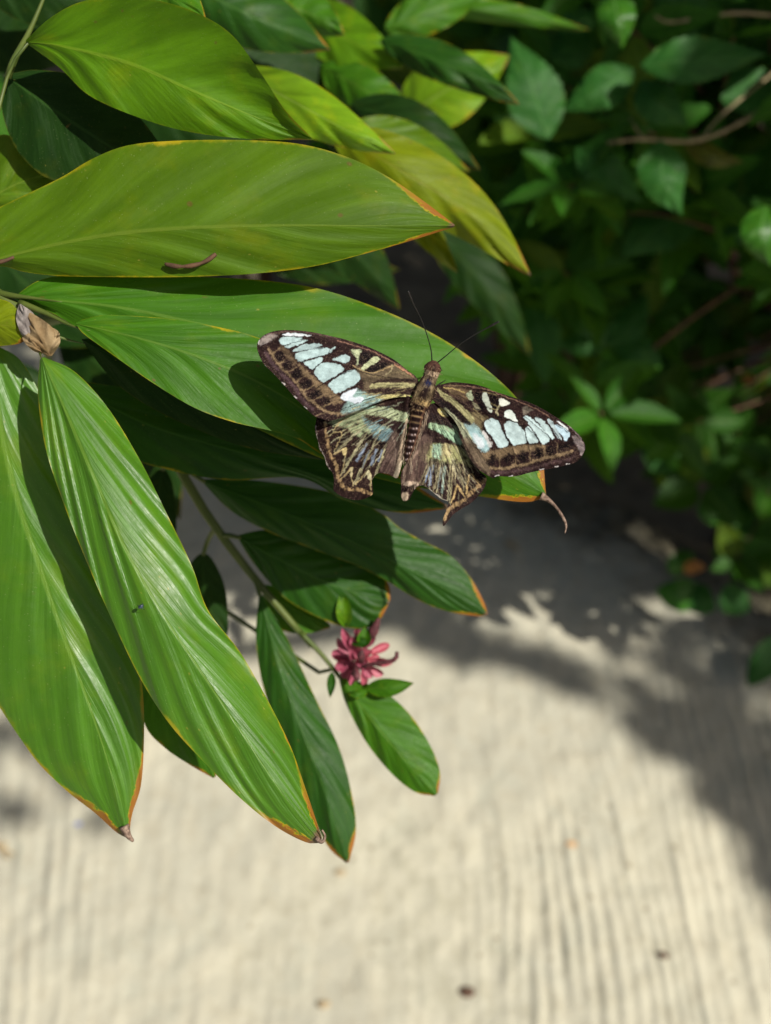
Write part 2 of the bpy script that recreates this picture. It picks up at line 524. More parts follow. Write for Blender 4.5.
# stem: comes up from the ground outside the left border, bends to the leaf node
mb = MB()
node = P(42, 336, 0.362)
pts = [Vector((-0.62, 0.36, -0.02)), Vector((-0.60, 0.36, 0.4)), Vector((-0.46, 0.32, 0.85)), P(-140, 262, 0.37), P(-60, 280, 0.366), P(0, 296, 0.364), P(28, 318, 0.364), P(42, 334, 0.364)]
c8 = cr([tuple(p) for p in pts], 60)
mb.tube(c8, np.interp(np.linspace(0, 1, 60), [0, .6, .85, 1], [0.008, 0.0058, 0.0036, 0.0020]), 10)
for q in ([(-8, 292, .364), (15, 296, .361), (40, 299, .359), (62, 302, .357)], [(20, 303, .361), (45, 313, .358), (70, 325, .355), (90, 331, .352)],
          [(25, 308, .362), (45, 330, .360), (62, 338, .361), (85, 344, .366)], [(20, 312, .365), (35, 340, .366), (42, 360, .352)],
          [(5, 300, .365), (-5, 325, .370), (-8, 348, .375)]):
    c_ = cr([tuple(P(*a)) for a in q], 14)
    mb.tube(c_, np.linspace(0.0013, 0.0001, 14), 8)
# leaf stalks of the upper leaves
for q in ([(-90, 268, .366), (-70, 276, .352), (-58, 279, .345)], [(-60, 279, .366), (-20, 180, .37), (8, 75, .372), (28, 43, .368)],
          [(8, 78, .378), (14, 60, .378), (30, 30, .385), (48, -12, .39)]):
    c_ = cr([tuple(P(*a)) for a in q], 14)
    mb.tube(c_, np.linspace(0.0013, 0.0005, 14), 8)
mb.build('stem', M['stem'], gp)

# upper big olive leaf
leaf(gp, 'olive', [(-60, 280, .356), (0, 259, .355), (80, 240, .353), (160, 230, .351), (260, 226, .350), (360, 226, .350), (454, 226, .352)],
     [(-60, 278), (-30, 225), (0, 207), (60, 178), (90, 160), (125, 146), (170, 141), (240, 140), (300, 144), (350, 158), (390, 178), (425, 202), (455, 225)],
     [(-60, 282), (-30, 275), (0, 266), (25, 272), (60, 276), (110, 277), (180, 277), (250, 274), (310, 267), (360, 255), (410, 241), (454, 227)],
     fold=(.005, .005), corr=.0008, seed=3, sweep=.3, label='olive green leaf, topmost broad one, with a brown twig on it', wave=.002)
# top left fresh leaf
leaf(gp, 'fresh', [(26, 42, .368), (60, 46, .364), (130, 64, .361), (190, 90, .360), (250, 115, .361), (312, 139, .364)],
     [(26, 40), (50, 18), (80, 2), (115, -3), (150, -1), (190, 10), (230, 33), (262, 75), (285, 110), (312, 138)],
     [(26, 43), (60, 68), (90, 96), (140, 118), (190, 132), (250, 139), (312, 140)],
     fold=(-.010, .005), corr=.0008, seed=9, label='yellow green leaf pointing right at the top left', wave=.001)
leaf(gp, 'green', [(96, -60, .39), (150, -20, .385), (180, 5, .382), (209, 29, .380)], [(90, -55), (130, 4), (170, 22), (209, 30)],
     [(100, -60), (160, -45), (195, -10), (209, 28)], fold=(.004, .004), seed=13)
# dark ones at the left edge
leaf(gp, 'dark', [(6, 76, .385), (40, 100, .383), (80, 127, .383), (120, 152, .386), (190, 190, .39)],
     [(4, 78), (2, 110), (14, 145), (35, 170), (58, 182), (120, 200), (190, 192)],
     [(8, 74), (40, 70), (90, 80), (140, 118), (190, 190)], fold=(.004, .004), seed=17)
leaf(gp, 'olive', [(-70, 230, .40), (-20, 205, .396), (15, 185, .394), (70, 165, .396)], [(-70, 228), (-40, 165), (0, 135), (25, 147), (45, 165), (70, 165)],
     [(-70, 232), (-20, 225), (10, 215), (45, 195), (70, 167)], fold=(.003, .003), seed=19)
# long leaf below the butterfly
L3mid = [(16, 298, .362), (60, 301, .361), (130, 309, .362), (220, 330, .364), (300, 358, .366), (400, 410, .369), (480, 458, .371), (520, 480, .372), (546, 495, .373)]
leaf(gp, 'green', L3mid,
     [(14, 297), (40, 280), (75, 275), (140, 275), (200, 277), (260, 280), (320, 289), (380, 309), (430, 332), (470, 357), (500, 381), (522, 405), (540, 440), (546, 494)],
     [(16, 299), (50, 312), (90, 335), (160, 375), (240, 420), (330, 462), (400, 484), (483, 497), (525, 502), (547, 497)],
     fold=(.004, .006), corr=.0009, seed=23, freq=16, label='long leaf directly under the butterfly with a dry curled tip', wave=.001, n=110, m=16)
leaf(gp, 'green', [(76, 324, .353), (110, 331, .352), (160, 344, .352), (210, 361, .354), (260, 383, .357), (320, 420, .360), (405, 478, .365)],
     [(76, 322), (92, 317), (110, 315), (150, 317), (180, 320), (218, 327), (256, 337), (310, 362), (370, 410), (405, 476)],
     [(77, 325), (84, 334), (117, 358), (156, 385), (195, 408), (233, 422), (272, 431), (300, 440), (330, 458), (405, 480)],
     fold=(.0025, -.0015), corr=.0008, seed=29, label='leaf with a yellow lower edge left of the butterfly', n=90, m=14)
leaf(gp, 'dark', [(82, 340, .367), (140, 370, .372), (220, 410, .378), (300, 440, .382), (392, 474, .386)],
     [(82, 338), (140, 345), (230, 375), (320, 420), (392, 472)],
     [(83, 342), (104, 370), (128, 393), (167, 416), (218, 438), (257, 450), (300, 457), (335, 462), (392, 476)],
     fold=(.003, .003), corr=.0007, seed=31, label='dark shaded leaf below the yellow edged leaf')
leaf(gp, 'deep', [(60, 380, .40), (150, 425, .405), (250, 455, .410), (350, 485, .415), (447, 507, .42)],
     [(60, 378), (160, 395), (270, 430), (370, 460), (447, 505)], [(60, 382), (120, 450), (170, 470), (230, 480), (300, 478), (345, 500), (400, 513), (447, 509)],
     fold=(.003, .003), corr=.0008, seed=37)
# hanging leaves lower left
leaf(gp, 'gloss', [(-8, 346, .372), (2, 430, .372), (18, 500, .370), (38, 560, .368), (60, 625, .366), (84, 690, .366), (106, 755, .367), (128, 838, .370)],
     [(-12, 346), (-60, 420), (-75, 520), (-55, 610), (-25, 670), (0, 708), (20, 738), (40, 765), (68, 792), (95, 813), (116, 832), (127, 838)],
     [(-4, 345), (22, 362), (48, 410), (72, 462), (96, 522), (118, 585), (136, 643), (143, 695), (144, 740), (141, 785), (132, 815), (129, 838)],
     fold=(.008, .004), corr=.0010, seed=41, freq=18, sweep=.5, label='hanging glossy leaf at the left border, half in shade', n=110, m=18, wave=.0015)
leaf(gp, 'gloss', [(42, 358, .352), (65, 410, .348), (95, 480, .344), (125, 548, .341), (160, 610, .339), (200, 670, .338), (240, 730, .339), (280, 790, .341), (321, 842, .344)],
     [(40, 359), (38, 395), (46, 450), (66, 510), (88, 565), (112, 620), (140, 678), (168, 722), (200, 758), (240, 798), (275, 826), (305, 842), (320, 843)],
     [(44, 357), (75, 372), (108, 408), (140, 460), (166, 512), (192, 566), (208, 610), (240, 652), (266, 697), (290, 745), (306, 790), (322, 838)],
     fold=(.005, .012), corr=.0010, seed=47, freq=18, sweep=.5, label='long glossy hanging leaf right of the one at the border', n=120, m=18, wave=.0015)
leaf(gp, 'green', [(150, 560, .40), (165, 640, .402), (185, 710, .405), (214, 778, .41)],
     [(148, 560), (138, 630), (138, 690), (146, 727), (165, 748), (190, 765), (213, 778)], [(152, 560), (200, 640), (220, 710), (216, 776)],
     fold=(.003, .003), seed=53)
# dead curled leaf tips
for q in ([(541, 496, .3725, .0015), (547, 499, .3722, .0009), (555, 506, .371, .0005), (562, 516, .370, .00055), (566, 525, .369, .0004), (565, 533, .368, .0002)],
          [(124, 826, .369, .0018), (128, 835, .3695, .0011), (133, 841, .371, .0005)],
          [(316, 838, .3435, .0008), (322, 842, .343, .0006), (325, 836, .343, .0004), (322, 830, .342, .0003)]):
    a = cr([tuple(P(*k[:3])) + (k[3],) for k in q], 20)
    mb = MB(); mb.tube(a[:, :3], a[:, 3], 7); mb.build('leaf_tip', M['deadtip'], gp)
# sheath at the node: a clipped yellow green blade and a papery dry collar
leaf(gp, 'yellow', [(-60, 320, .360), (-30, 322, .3585), (0, 325, .3575), (24, 328, .357)], [(-60, 300), (-30, 294), (0, 299), (14, 306), (24, 326)],
     [(-60, 345), (-30, 347), (0, 346), (18, 344), (26, 340)], fold=(.004, .004), name='leaf_sheath', n=30, m=8, corr=.0003, seed=3)
for k, (mid_, A_, B_, mt_) in enumerate([
    ([(20, 304, .3575), (25, 318, .355), (29, 332, .3555), (33, 345, .358)], [(19, 304), (16, 318), (22, 336), (31, 346)], [(21, 304), (34, 314), (38, 328), (34, 344)], 'graysheath'),
    ([(27, 312, .3570), (34, 326, .3535), (42, 340, .3535), (50, 356, .3575)], [(26, 313), (27, 330), (34, 346), (48, 357)], [(28, 311), (46, 322), (58, 334), (60, 343), (52, 356)], 'sheath'),
    ([(24, 330, .3572), (30, 338, .3545), (36, 346, .355), (43, 353, .3575)], [(23, 331), (23, 340), (32, 350), (42, 354)], [(25, 329), (36, 333), (43, 343), (44, 352)], 'sheath'),
    ([(46, 326, .3572), (52, 334, .3550), (56, 342, .356)], [(45, 327), (46, 335), (55, 343)], [(47, 325), (58, 331), (60, 338), (57, 342)], 'sheath')]):
    o = leaf(gp, M[mt_], mid_, A_, B_, name='dry_sheath', n=40, m=10, corr=.0011, cup=.0022, wave=.003, freq=9, sweep=-.4, seed=300 + 7 * k)

# ------------------------------------------------------------------ second, lower ginger shoot
g2 = empty('ginger_plant', Vector((-0.72, 0.5, 0)))
tag(g2, 'smaller shaded ginger shoot behind and below, its stem slanting down to the pink flower', 'plant', 'broad leaved ginger plants')
mb = MB()
pts = [Vector((-0.72, 0.5, -0.02)), Vector((-0.68, 0.5, 0.45)), Vector((-0.45, 0.45, 0.82)), P(20, 330, .46), P(105, 360, .455), P(150, 410, .452), P(172, 455, .455), P(205, 512, .46), P(240, 560, .465), P(275, 603, .47), P(312, 646, .475)]
c8 = cr([tuple(p) for p in pts], 70)
mb.tube(c8, np.interp(np.linspace(0, 1, 70), [0, .5, .7, .85, 1], [0.008, .006, 0.0042, 0.0027, 0.0014]), 10)
for q in ([(178, 462, .455), (190, 472, .453), (205, 482, .45)], [(222, 535, .462), (232, 536, .459), (240, 538, .457)], [(250, 572, .466), (256, 583, .466), (260, 596, .465)],
          [(300, 632, .473), (322, 655, .472), (342, 680, .47)], [(165, 440, .455), (165, 455, .46), (163, 470, .465)], [(215, 528, .462), (208, 540, .468), (203, 555, .47)]):
    c_ = cr([tuple(P(*a)) for a in q], 10)
    mb.tube(c_, np.linspace(0.0012, 0.0009, 10), 8)
mb.build('stem', M['stem'], g2)
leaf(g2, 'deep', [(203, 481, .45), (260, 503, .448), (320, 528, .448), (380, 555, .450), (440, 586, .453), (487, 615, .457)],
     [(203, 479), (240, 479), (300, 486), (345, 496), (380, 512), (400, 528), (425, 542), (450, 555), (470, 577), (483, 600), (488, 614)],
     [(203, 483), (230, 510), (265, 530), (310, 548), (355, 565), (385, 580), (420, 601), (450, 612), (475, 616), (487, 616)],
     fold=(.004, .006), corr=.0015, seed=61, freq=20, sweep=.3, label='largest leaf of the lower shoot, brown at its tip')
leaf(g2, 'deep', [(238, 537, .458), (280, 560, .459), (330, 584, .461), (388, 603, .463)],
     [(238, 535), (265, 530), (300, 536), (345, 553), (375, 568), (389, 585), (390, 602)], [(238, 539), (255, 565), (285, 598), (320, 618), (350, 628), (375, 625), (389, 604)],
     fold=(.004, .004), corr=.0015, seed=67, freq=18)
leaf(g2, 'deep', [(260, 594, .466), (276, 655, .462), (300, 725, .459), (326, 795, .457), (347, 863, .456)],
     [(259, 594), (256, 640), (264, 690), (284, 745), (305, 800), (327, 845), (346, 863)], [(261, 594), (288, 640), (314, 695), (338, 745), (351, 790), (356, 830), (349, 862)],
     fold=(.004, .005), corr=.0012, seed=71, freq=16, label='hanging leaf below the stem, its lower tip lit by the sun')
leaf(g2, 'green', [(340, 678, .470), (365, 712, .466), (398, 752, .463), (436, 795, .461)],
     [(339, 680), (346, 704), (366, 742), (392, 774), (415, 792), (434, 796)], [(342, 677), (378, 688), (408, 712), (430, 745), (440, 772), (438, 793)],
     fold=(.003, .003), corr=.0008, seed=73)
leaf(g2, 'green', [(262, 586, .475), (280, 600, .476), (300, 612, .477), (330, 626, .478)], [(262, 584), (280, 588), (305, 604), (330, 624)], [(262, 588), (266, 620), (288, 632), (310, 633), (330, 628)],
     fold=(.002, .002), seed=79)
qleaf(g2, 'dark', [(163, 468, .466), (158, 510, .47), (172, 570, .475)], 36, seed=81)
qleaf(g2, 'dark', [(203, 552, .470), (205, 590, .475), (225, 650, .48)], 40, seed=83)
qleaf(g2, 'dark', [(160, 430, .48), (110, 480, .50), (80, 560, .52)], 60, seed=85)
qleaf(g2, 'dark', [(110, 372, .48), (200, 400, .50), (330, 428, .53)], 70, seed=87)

# ------------------------------------------------------------------ things lying on the leaves
mb = MB()
a = cr([tuple(P(*q)) for q in [(165, 264, 0.3528), (178, 266.5, 0.3523), (193, 265.5, 0.3521), (206, 261, 0.3523), (216, 254, 0.3526)]], 24)
rr_ = 0.0005 + 0.0003 * np.abs(np.sin(np.linspace(0, 9, 24)))
mb.tube(a, rr_, 8)
o = mb.build('twig', M['darktwig']); tag(o, 'short curved brown twig lying on the olive green upper leaf', 'twig')
mb = MB()
a = cr([tuple(P(*q)) for q in [(-30, 266, 0.3525), (-12, 264, 0.3523), (4, 261, 0.3526), (14, 257, 0.3531)]], 16)
mb.tube(a, np.linspace(.0012, .0005, 16), 8)
o = mb.build('twig', M['darktwig']); tag(o, 'brown twig end poking in over the left border of the olive leaf', 'twig')
# tiny insect on the hanging leaf
ins_m = plain_mat('insect_shell', (24, 30, 40), (60, 76, 92), 400, 0.25)
fl = empty('small_insect', P(140, 607, .3365)); tag(fl, 'tiny dark insect sitting on the long glossy hanging leaf', 'insect')
mb = MB()
a = cr([tuple(P(*q)) for q in [(143.5, 605, .3362), (141, 606.5, .3360), (138, 608, .3362)]], 10)
mb.tube(a, .0006 * np.sin(np.linspace(.35, math.pi - .2, 10)), 8)
mb.build('body', ins_m, fl)
for k, (dx, dy) in enumerate([(3, 3), (-2.5, 3), (2, -3.5), (-4, -1.5)]):
    mb = MB(); a = cr([tuple(P(*q)) for q in [(141, 606.5, .3362), (141 + dx * .6, 606.5 + dy * .6, .3358), (141 + dx, 606.5 + dy, .3372)]], 6)
    mb.tube(a, .00008, 5); mb.build('leg', ins_m, fl)

WING_STEP = 0.6
# ------------------------------------------------------------------ butterfly
def TA(x0, y0, pts, k=7.71):
    return [(x0 + a / k, y0 + b / k) for a, b in pts]
tA = lambda *p: TA(250, 320, p)
tB = lambda *p: TA(330, 320, p)
tC = lambda *p: TA(410, 340, p)
tD = lambda *p: TA(490, 380, p)
tE = lambda *p: TA(310, 400, p)
tF = lambda *p: TA(390, 430, p)
tG = lambda *p: TA(370, 350, p)


def closed_cr(pts, sub_=5):
    p = np.array(pts, dtype=float); n = len(p); out = []
    for i in range(n):
        a, b, c, d = p[i - 1], p[i], p[(i + 1) % n], p[(i + 2) % n]
        for t_ in np.linspace(0, 1, sub_, endpoint=False):
            out.append(0.5 * ((2 * b) + (-a + c) * t_ + (2 * a - 5 * b + 4 * c - d) * t_ ** 2 + (-a + 3 * b - 3 * c + d) * t_ ** 3))
    return np.array(out)


def seg_dist(X, Y, poly, closed):
    n = len(poly); D = np.full(X.shape, 1e9)
    m = n if closed else n - 1
    for i in range(m):
        ax_, ay_ = poly[i][:2]; bx, by = poly[(i + 1) % n][:2]
        dx, dy = bx - ax_, by - ay_
        L = dx * dx + dy * dy + 1e-12
        tt = np.clip(((X - ax_) * dx + (Y - ay_) * dy) / L, 0, 1)
        D = np.minimum(D, (X - ax_ - tt * dx) ** 2 + (Y - ay_ - tt * dy) ** 2)
    return np.sqrt(D)


def inside(X, Y, poly):
    r = np.zeros(X.shape, dtype=bool); n = len(poly)
    for i in range(n):
        x1, y1 = poly[i]; x2, y2 = poly[(i + 1) % n]
        c_ = ((y1 > Y) != (y2 > Y))
        with np.errstate(divide='ignore', invalid='ignore'):
            xi = (x2 - x1) * (Y - y1) / (y2 - y1 + 1e-12) + x1
        r ^= c_ & (X < xi)
    return r


class Paint:
    """pigment pattern of a wing: vector shapes evaluated at the mesh's own vertices"""
    def __init__(s, X, Y, base):
        s.x0 = X; s.y0 = Y
        s.X = X + 1.3 * (vnoise(X * .42, Y * .42, 15) - .5) + 0.55 * (vnoise(X * .9, Y * .9, 5) - .5) + .35 * (vnoise(X * 2.2, Y * 2.2, 6) - .5)
        s.Y = Y + 1.3 * (vnoise(X * .42, Y * .42, 17) - .5) + 0.55 * (vnoise(X * .9, Y * .9, 7) - .5) + .35 * (vnoise(X * 2.2, Y * 2.2, 8) - .5)
        s.c = np.tile(np.array(lin(base)), (len(X), 1))

    def _mix(s, m, col, op):
        m = np.clip(m, 0, 1)[:, None] * op
        s.c = s.c * (1 - m) + np.array(lin(col)) * m

    def poly(s, pts, col, soft=0.5, op=1.0, rag=0.0, crv=True):
        p = closed_cr(pts) if crv else np.array(pts)
        x0, y0 = p.min(axis=0) - 3 - soft; x1, y1 = p.max(axis=0) + 3 + soft
        sel = np.where((s.X > x0) & (s.X < x1) & (s.Y > y0) & (s.Y < y1))[0]
        if len(sel) == 0: return
        X, Y = s.X[sel], s.Y[sel]
        d = seg_dist(X, Y, p, True); d = np.where(inside(X, Y, p), -d, d)
        if rag: d = d + rag * (vnoise(X * 1.1, Y * 1.1, 33) - .5) * 2
        m = np.zeros(len(s.X)); m[sel] = np.clip(0.5 - d / (2 * soft), 0, 1)
        s._mix(m, col, op)

    def line(s, pts, col, w, soft=0.4, op=1.0, rag=0.0):
        p = cr(pts, max(8, len(pts) * 5)) if len(pts) > 2 else np.array(pts, dtype=float)
        d = seg_dist(s.X, s.Y, p, False)
        if rag: d = d + rag * 1.3 * (vnoise(s.X * .45, s.Y * .45, 35) + .7 * vnoise(s.X * 1.2, s.Y * 1.2, 36) - .85) * 2
        s._mix(np.clip(0.5 - (d - w / 2) / (2 * soft), 0, 1), col, op)

    def finish(s, root, amt=0.5):
        n = vnoise(s.x0 * 1.3, s.y0 * 1.3, 61) * .5 + vnoise(s.x0 * 2.9, s.y0 * 2.9, 62) * .5
        n2 = vnoise(s.x0 * .3, s.y0 * .3, 63)
        an = np.arctan2(s.y0 - root[1], s.x0 - root[0]); r = np.hypot(s.x0 - root[0], s.y0 - root[1])
        st = vnoise(an * 55, r * .10, 64) * .6 + vnoise(an * 110, r * .16, 65) * .4      # rows of scales run out from the wing root
        lum = s.c.mean(axis=1)
        k = np.clip(lum * 6, .35, 1.0)
        st_amp = np.where(lum > .35, .15, .62)
        s.c = s.c * (1 - amt + 2 * amt * n)[:, None] ** np.where(lum > .35, .35, 1.0)[:, None] * (0.8 + .4 * n2)[:, None]
        s.c = s.c * (1 - st_amp + 2 * st_amp * st)[:, None]
        s.c = s.c * .86
        # stray pale scales over the dark ground
        pw = np.clip((vnoise(s.x0 * 1.7 + 9, s.y0 * 1.7, 66) - .72) * 4, 0, 1) * (lum < .2) * .35
        s.c = s.c * (1 - pw[:, None]) + np.array(lin((140, 118, 100))) * pw[:, None]
        return s.c


def wing_mesh(outline, step, depth_fn, paint_fn):
    ol = closed_cr(outline, 4)
    # resample evenly
    q = np.vstack([ol, ol[:1]]); L = np.concatenate([[0], np.cumsum(np.linalg.norm(np.diff(q, axis=0), axis=1))])
    n = int(L[-1] / step); s_ = np.linspace(0, L[-1], n, endpoint=False)
    ol = np.stack([np.interp(s_, L, q[:, 0]), np.interp(s_, L, q[:, 1])], 1)
    # the margin is finely scalloped and frayed
    x0, y0 = ol.min(axis=0); x1, y1 = ol.max(axis=0)
    gx, gy = np.meshgrid(np.arange(x0, x1, step), np.arange(y0, y1, step))
    gx[1::2] += step / 2
    gx = gx.ravel(); gy = gy.ravel()
    ok = inside(gx, gy, ol) & (seg_dist(gx, gy, ol, True) > step * 0.55)
    allp = np.vstack([ol, np.stack([gx[ok], gy[ok]], 1)])
    edges = [(i, (i + 1) % n) for i in range(n)]
    vs, es, fs, _, _, _ = delaunay_2d_cdt([Vector(p) for p in allp], edges, [], 1, 1e-5)
    V = np.array([tuple(v) for v in vs])
    mb = MB()
    D = depth_fn(V[:, 0], V[:, 1])
    mb.v = [tuple(P(a[0], a[1], d)) for a, d in zip(V, D)]
    mb.uv = [((a[0] - x0) / (x1 - x0), (a[1] - y0) / (y1 - y0)) for a in V]
    # faces wound towards the camera
    mb.f = [tuple(f)[::-1] for f in fs]
    mb.col = paint_fn(V[:, 0], V[:, 1])
    return mb, ol


t = NT('wing_scales')
at = t.n('ShaderNodeAttribute'); at.attribute_name = 'paint'
tc = t.n('ShaderNodeTexCoord')
nz = t.noise(tc.outputs['Object'], 3500, 2, 0.6)
nz2 = t.noise(tc.outputs['Object'], 900, 3, 0.6)
c = t.mix(t.smooth(nz, .35, .75, 0, .4), at.outputs['Color'], (0.62, .60, .55, 1), 'OVERLAY')
pb = t.n('ShaderNodeBsdfPrincipled'); t.link(c, pb.inputs['Base Color'])
pb.inputs['Roughness'].default_value = 0.6; pb.inputs['Specular IOR Level'].default_value = 0.03
t.link(t.bump(t.math('ADD', nz, nz2), 0.5, 0.00012), pb.inputs['Normal'])
tr = t.n('ShaderNodeBsdfTranslucent'); t.link(c, tr.inputs[0])
mx = t.n('ShaderNodeMixShader'); mx.inputs[0].default_value = 0.05
t.link(pb.outputs[0], mx.inputs[1]); t.link(tr.outputs[0], mx.inputs[2]); t.link(mx.outputs[0], t.out.inputs[0])
wing_m = t.m

DK = (38, 25, 25); BK = (15, 10, 13); TAN = (124, 105, 80); CY_ = (160, 182, 184); YE = (150, 145, 106); WH = (200, 208, 214); GR = (140, 130, 126)
BODY_D = 0.345
bf = empty('butterfly', P(424, 400, BODY_D))
tag(bf, 'butterfly with dark brown wings and pale blue window spots resting wings open on a leaf', 'butterfly')


def vein_relief(X, Y, lines):
    """veins stand up a hair and the membrane sags between them"""
    m = np.zeros_like(X)
    for l in lines:
        d = seg_dist(X, Y, np.array(l, dtype=float), False)
        m = np.maximum(m, np.exp(-(d / 1.6) ** 2))
    return m


CYREG_l = tA((225, 95), (480, 95), (900, 380), (1000, 520), (760, 700), (540, 470), (340, 300), (230, 200))
CYREG_r = tD((-80, 300), (60, 140), (260, 250), (540, 290), (620, 400), (580, 480), (300, 490), (0, 530))
def streaks(p, root, a0, a1, r0, r1, n, cols, seed, wmin=.4, wmax=1.0, ln=(6, 22), op=(.35, .85)):
    g_ = random.Random(seed)
    for k in range(n):
        a_ = math.radians(g_.uniform(a0, a1)); s_ = g_.uniform(r0, r1); e_ = min(r1 + 4, s_ + g_.uniform(*ln)); b_ = a_ + g_.uniform(-.03, .03)
        p.line([(root[0] + math.cos(a_) * s_, root[1] + math.sin(a_) * s_), (root[0] + math.cos(b_) * e_, root[1] + math.sin(b_) * e_)], g_.choice(cols), g_.uniform(wmin, wmax), .45, g_.uniform(*op), rag=.2)


# left forewing
o_lfw = tB((665, 440), (600, 390), (500, 310), (400, 255), (300, 210), (200, 175), (100, 145)) + tA((650, 130), (500, 97), (350, 79), (220, 80), (130, 105), (72, 150), (55, 220), (100, 330), (180, 412), (270, 510), (350, 602), (430, 682), (500, 742), (560, 762)) + [(329, 421), (342, 417.5), (355, 412), (374, 404), (388, 399), (400, 397), (412, 396), (420, 388)]
v_lfw = [tA((490, 380), (560, 320), (700, 200)), tA((470, 560), (600, 470), (771, 395)) + tB((230, 360)), tA((610, 610), (771, 540)) + tB((230, 480)), tA((410, 325), (560, 275)), tA((340, 245), (600, 210)), tA((262, 198), (440, 150)), tA((250, 125), (500, 130)),
         tB((85, 690), (330, 600), (640, 520)), tB((160, 350), (260, 410), (640, 470))]


def d_lfw(X, Y):
    k = np.clip((418 - X) / 160, 0, 1)
    return BODY_D - .0012 * np.sin(k * math.pi) - .0075 * k ** 1.3 - .00016 * vein_relief(X, Y, v_lfw) + .0004 * (vnoise(X * .05, Y * .05, 71) - .5)


def p_lfw(X, Y):
    p = Paint(X, Y, DK)
    p.poly(tA((380, 345), (450, 400), (520, 465), (600, 520), (665, 570), (720, 620), (650, 650), (600, 600), (530, 545), (470, 470), (400, 410)), TAN, 1.5, .75, rag=1.2)
    p.poly(tA((240, 190), (300, 240), (360, 320), (330, 340), (260, 260)), TAN, 1.5, .45, rag=1.2)
    p.line(tA((140, 225), (190, 300), (250, 370), (320, 440), (380, 510), (430, 590), (500, 645), (560, 690), (640, 720), (740, 725)), TAN, 2.7, .8, .9, rag=.7)
    p.line(tA((120, 250), (170, 330), (230, 400), (300, 470), (360, 545), (410, 620), (480, 680)), (92, 72, 78), 3.2, 1.2, .45, rag=.8)
    for k in tA((215, 265), (265, 320), (350, 400), (440, 490), (520, 570), (590, 620)): p.line([k, (k[0] + 2.5, k[1] + 3.5)], BK, 6.5, 1.6, .8, rag=1)
    p.poly(tA((70, 165), (100, 128), (160, 108), (212, 122), (150, 165), (100, 190), (75, 200)), GR, 1.0, .8, rag=.8)
    p.line(tA((62, 185), (72, 155)), (210, 205, 205), 1.0, .5, .8)
    p.line(tA((130, 118), (250, 90), (400, 92), (550, 115), (700, 150)), (104, 82, 78), .8, .5, .6)
    p.line(tB((60, 160), (200, 200), (320, 240), (440, 300), (560, 370), (640, 430)), (140, 104, 90), .9, .4, .8)
    p.line(tB((500, 350), (580, 395), (645, 445)), (190, 140, 110), 1.3, .5, .9)
    p.line(tB((480, 350), (560, 400), (620, 440)), YE, .8, .4, .7)
    S = [((235, 140), (300, 128), (400, 137), (385, 152), (310, 178), (262, 195), (235, 180)), ((268, 203), (340, 168), (440, 150), (425, 170), (350, 197), (292, 212)),
         ((335, 228), (400, 195), (480, 182), (548, 186), (540, 200), (450, 222), (345, 246)), ((350, 262), (400, 238), (500, 214), (600, 215), (612, 240), (590, 262), (520, 280), (440, 302), (392, 325), (357, 300)),
         ((415, 327), (470, 305), (555, 288), (553, 320), (490, 376), (462, 370)), ((495, 395), (540, 345), (590, 326), (670, 336), (720, 368), (716, 395), (640, 440), (570, 478), (545, 465), (510, 430))]
    for i, s_ in enumerate(S):
        p.poly(tA(*s_), CY_, .35, 1 if i != 2 else .85, rag=.15)
    p.poly(tA((258, 107), (330, 100), (470, 118), (400, 124), (262, 121)), WH, .4, 1)
    p.poly(tA((615, 237), (650, 207), (657, 215), (625, 248)), CY_, .4, .8)
    p.poly(tB((-10, 495), (60, 440), (150, 390), (200, 390), (230, 430), (226, 470), (150, 520), (50, 565), (20, 548), (0, 522)), CY_, .35, 1, rag=.15)
    p.poly(tB((15, 303), (60, 283), (115, 265), (145, 280), (150, 310), (130, 330), (70, 318)), CY_, .35, .95)
    # inner half: grey green wash, dark and yellow bands
    p.poly(tB((190, 360), (330, 370), (480, 350), (600, 420), (660, 450), (640, 640), (420, 660), (250, 700), (120, 720), (90, 690), (240, 560), (260, 470)), (96, 84, 66), 1.5, .8, rag=1.0)
    p.poly(tB((330, 480), (420, 455), (640, 455), (640, 478), (450, 480), (340, 500)), DK, .7, .9, rag=.4)
    p.poly(tB((200, 540), (300, 575), (430, 590), (350, 645), (200, 700), (90, 720), (120, 650)), (140, 168, 164), 1.6, .9, rag=.8)
    p.poly(tB((88, 578), (130, 552), (196, 530), (200, 550), (176, 590), (240, 592), (262, 612), (210, 645), (145, 626), (92, 612)), (196, 204, 214), .7, 1)
    p.poly(tB((300, 512), (340, 490), (450, 482), (640, 492), (640, 522), (480, 520), (330, 531)), YE, .5, .95, rag=.3)
    p.poly(tB((285, 545), (400, 525), (650, 532), (700, 560), (600, 578), (400, 572)), DK, .7, .95, rag=.3)
    p.poly(tB((350, 602), (430, 577), (560, 577), (650, 600), (600, 628), (440, 612)), (186, 178, 120), .7, .95, rag=.4)
    p.line(tB((40, 740), (160, 690), (300, 625), (440, 585)), (44, 42, 44), .5, .3, .8)
    p.line(tB((120, 760), (250, 700), (360, 640), (440, 610)), (60, 56, 50), .4, .3, .6)
    # cell
    p.poly(tB((160, 232), (215, 225), (250, 236), (226, 270), (221, 340), (205, 346), (200, 290), (172, 262)), (158, 166, 134), .4, 1, rag=.2)
    p.poly(tB((222, 285), (262, 250), (330, 268), (322, 290), (250, 350), (224, 335)), BK, .5, 1)
    p.poly(tB((240, 375), (270, 340), (340, 285), (380, 295), (366, 325), (290, 365), (255, 395)), (160, 166, 132), .4, 1, rag=.2)
    p.poly(tB((270, 390), (320, 355), (400, 325), (450, 345), (380, 385), (300, 402)), BK, .5, 1)
    p.line(tB((180, 350), (250, 392), (340, 405), (430, 375), (480, 355)), (158, 136, 98), 1.0, .4, .9)
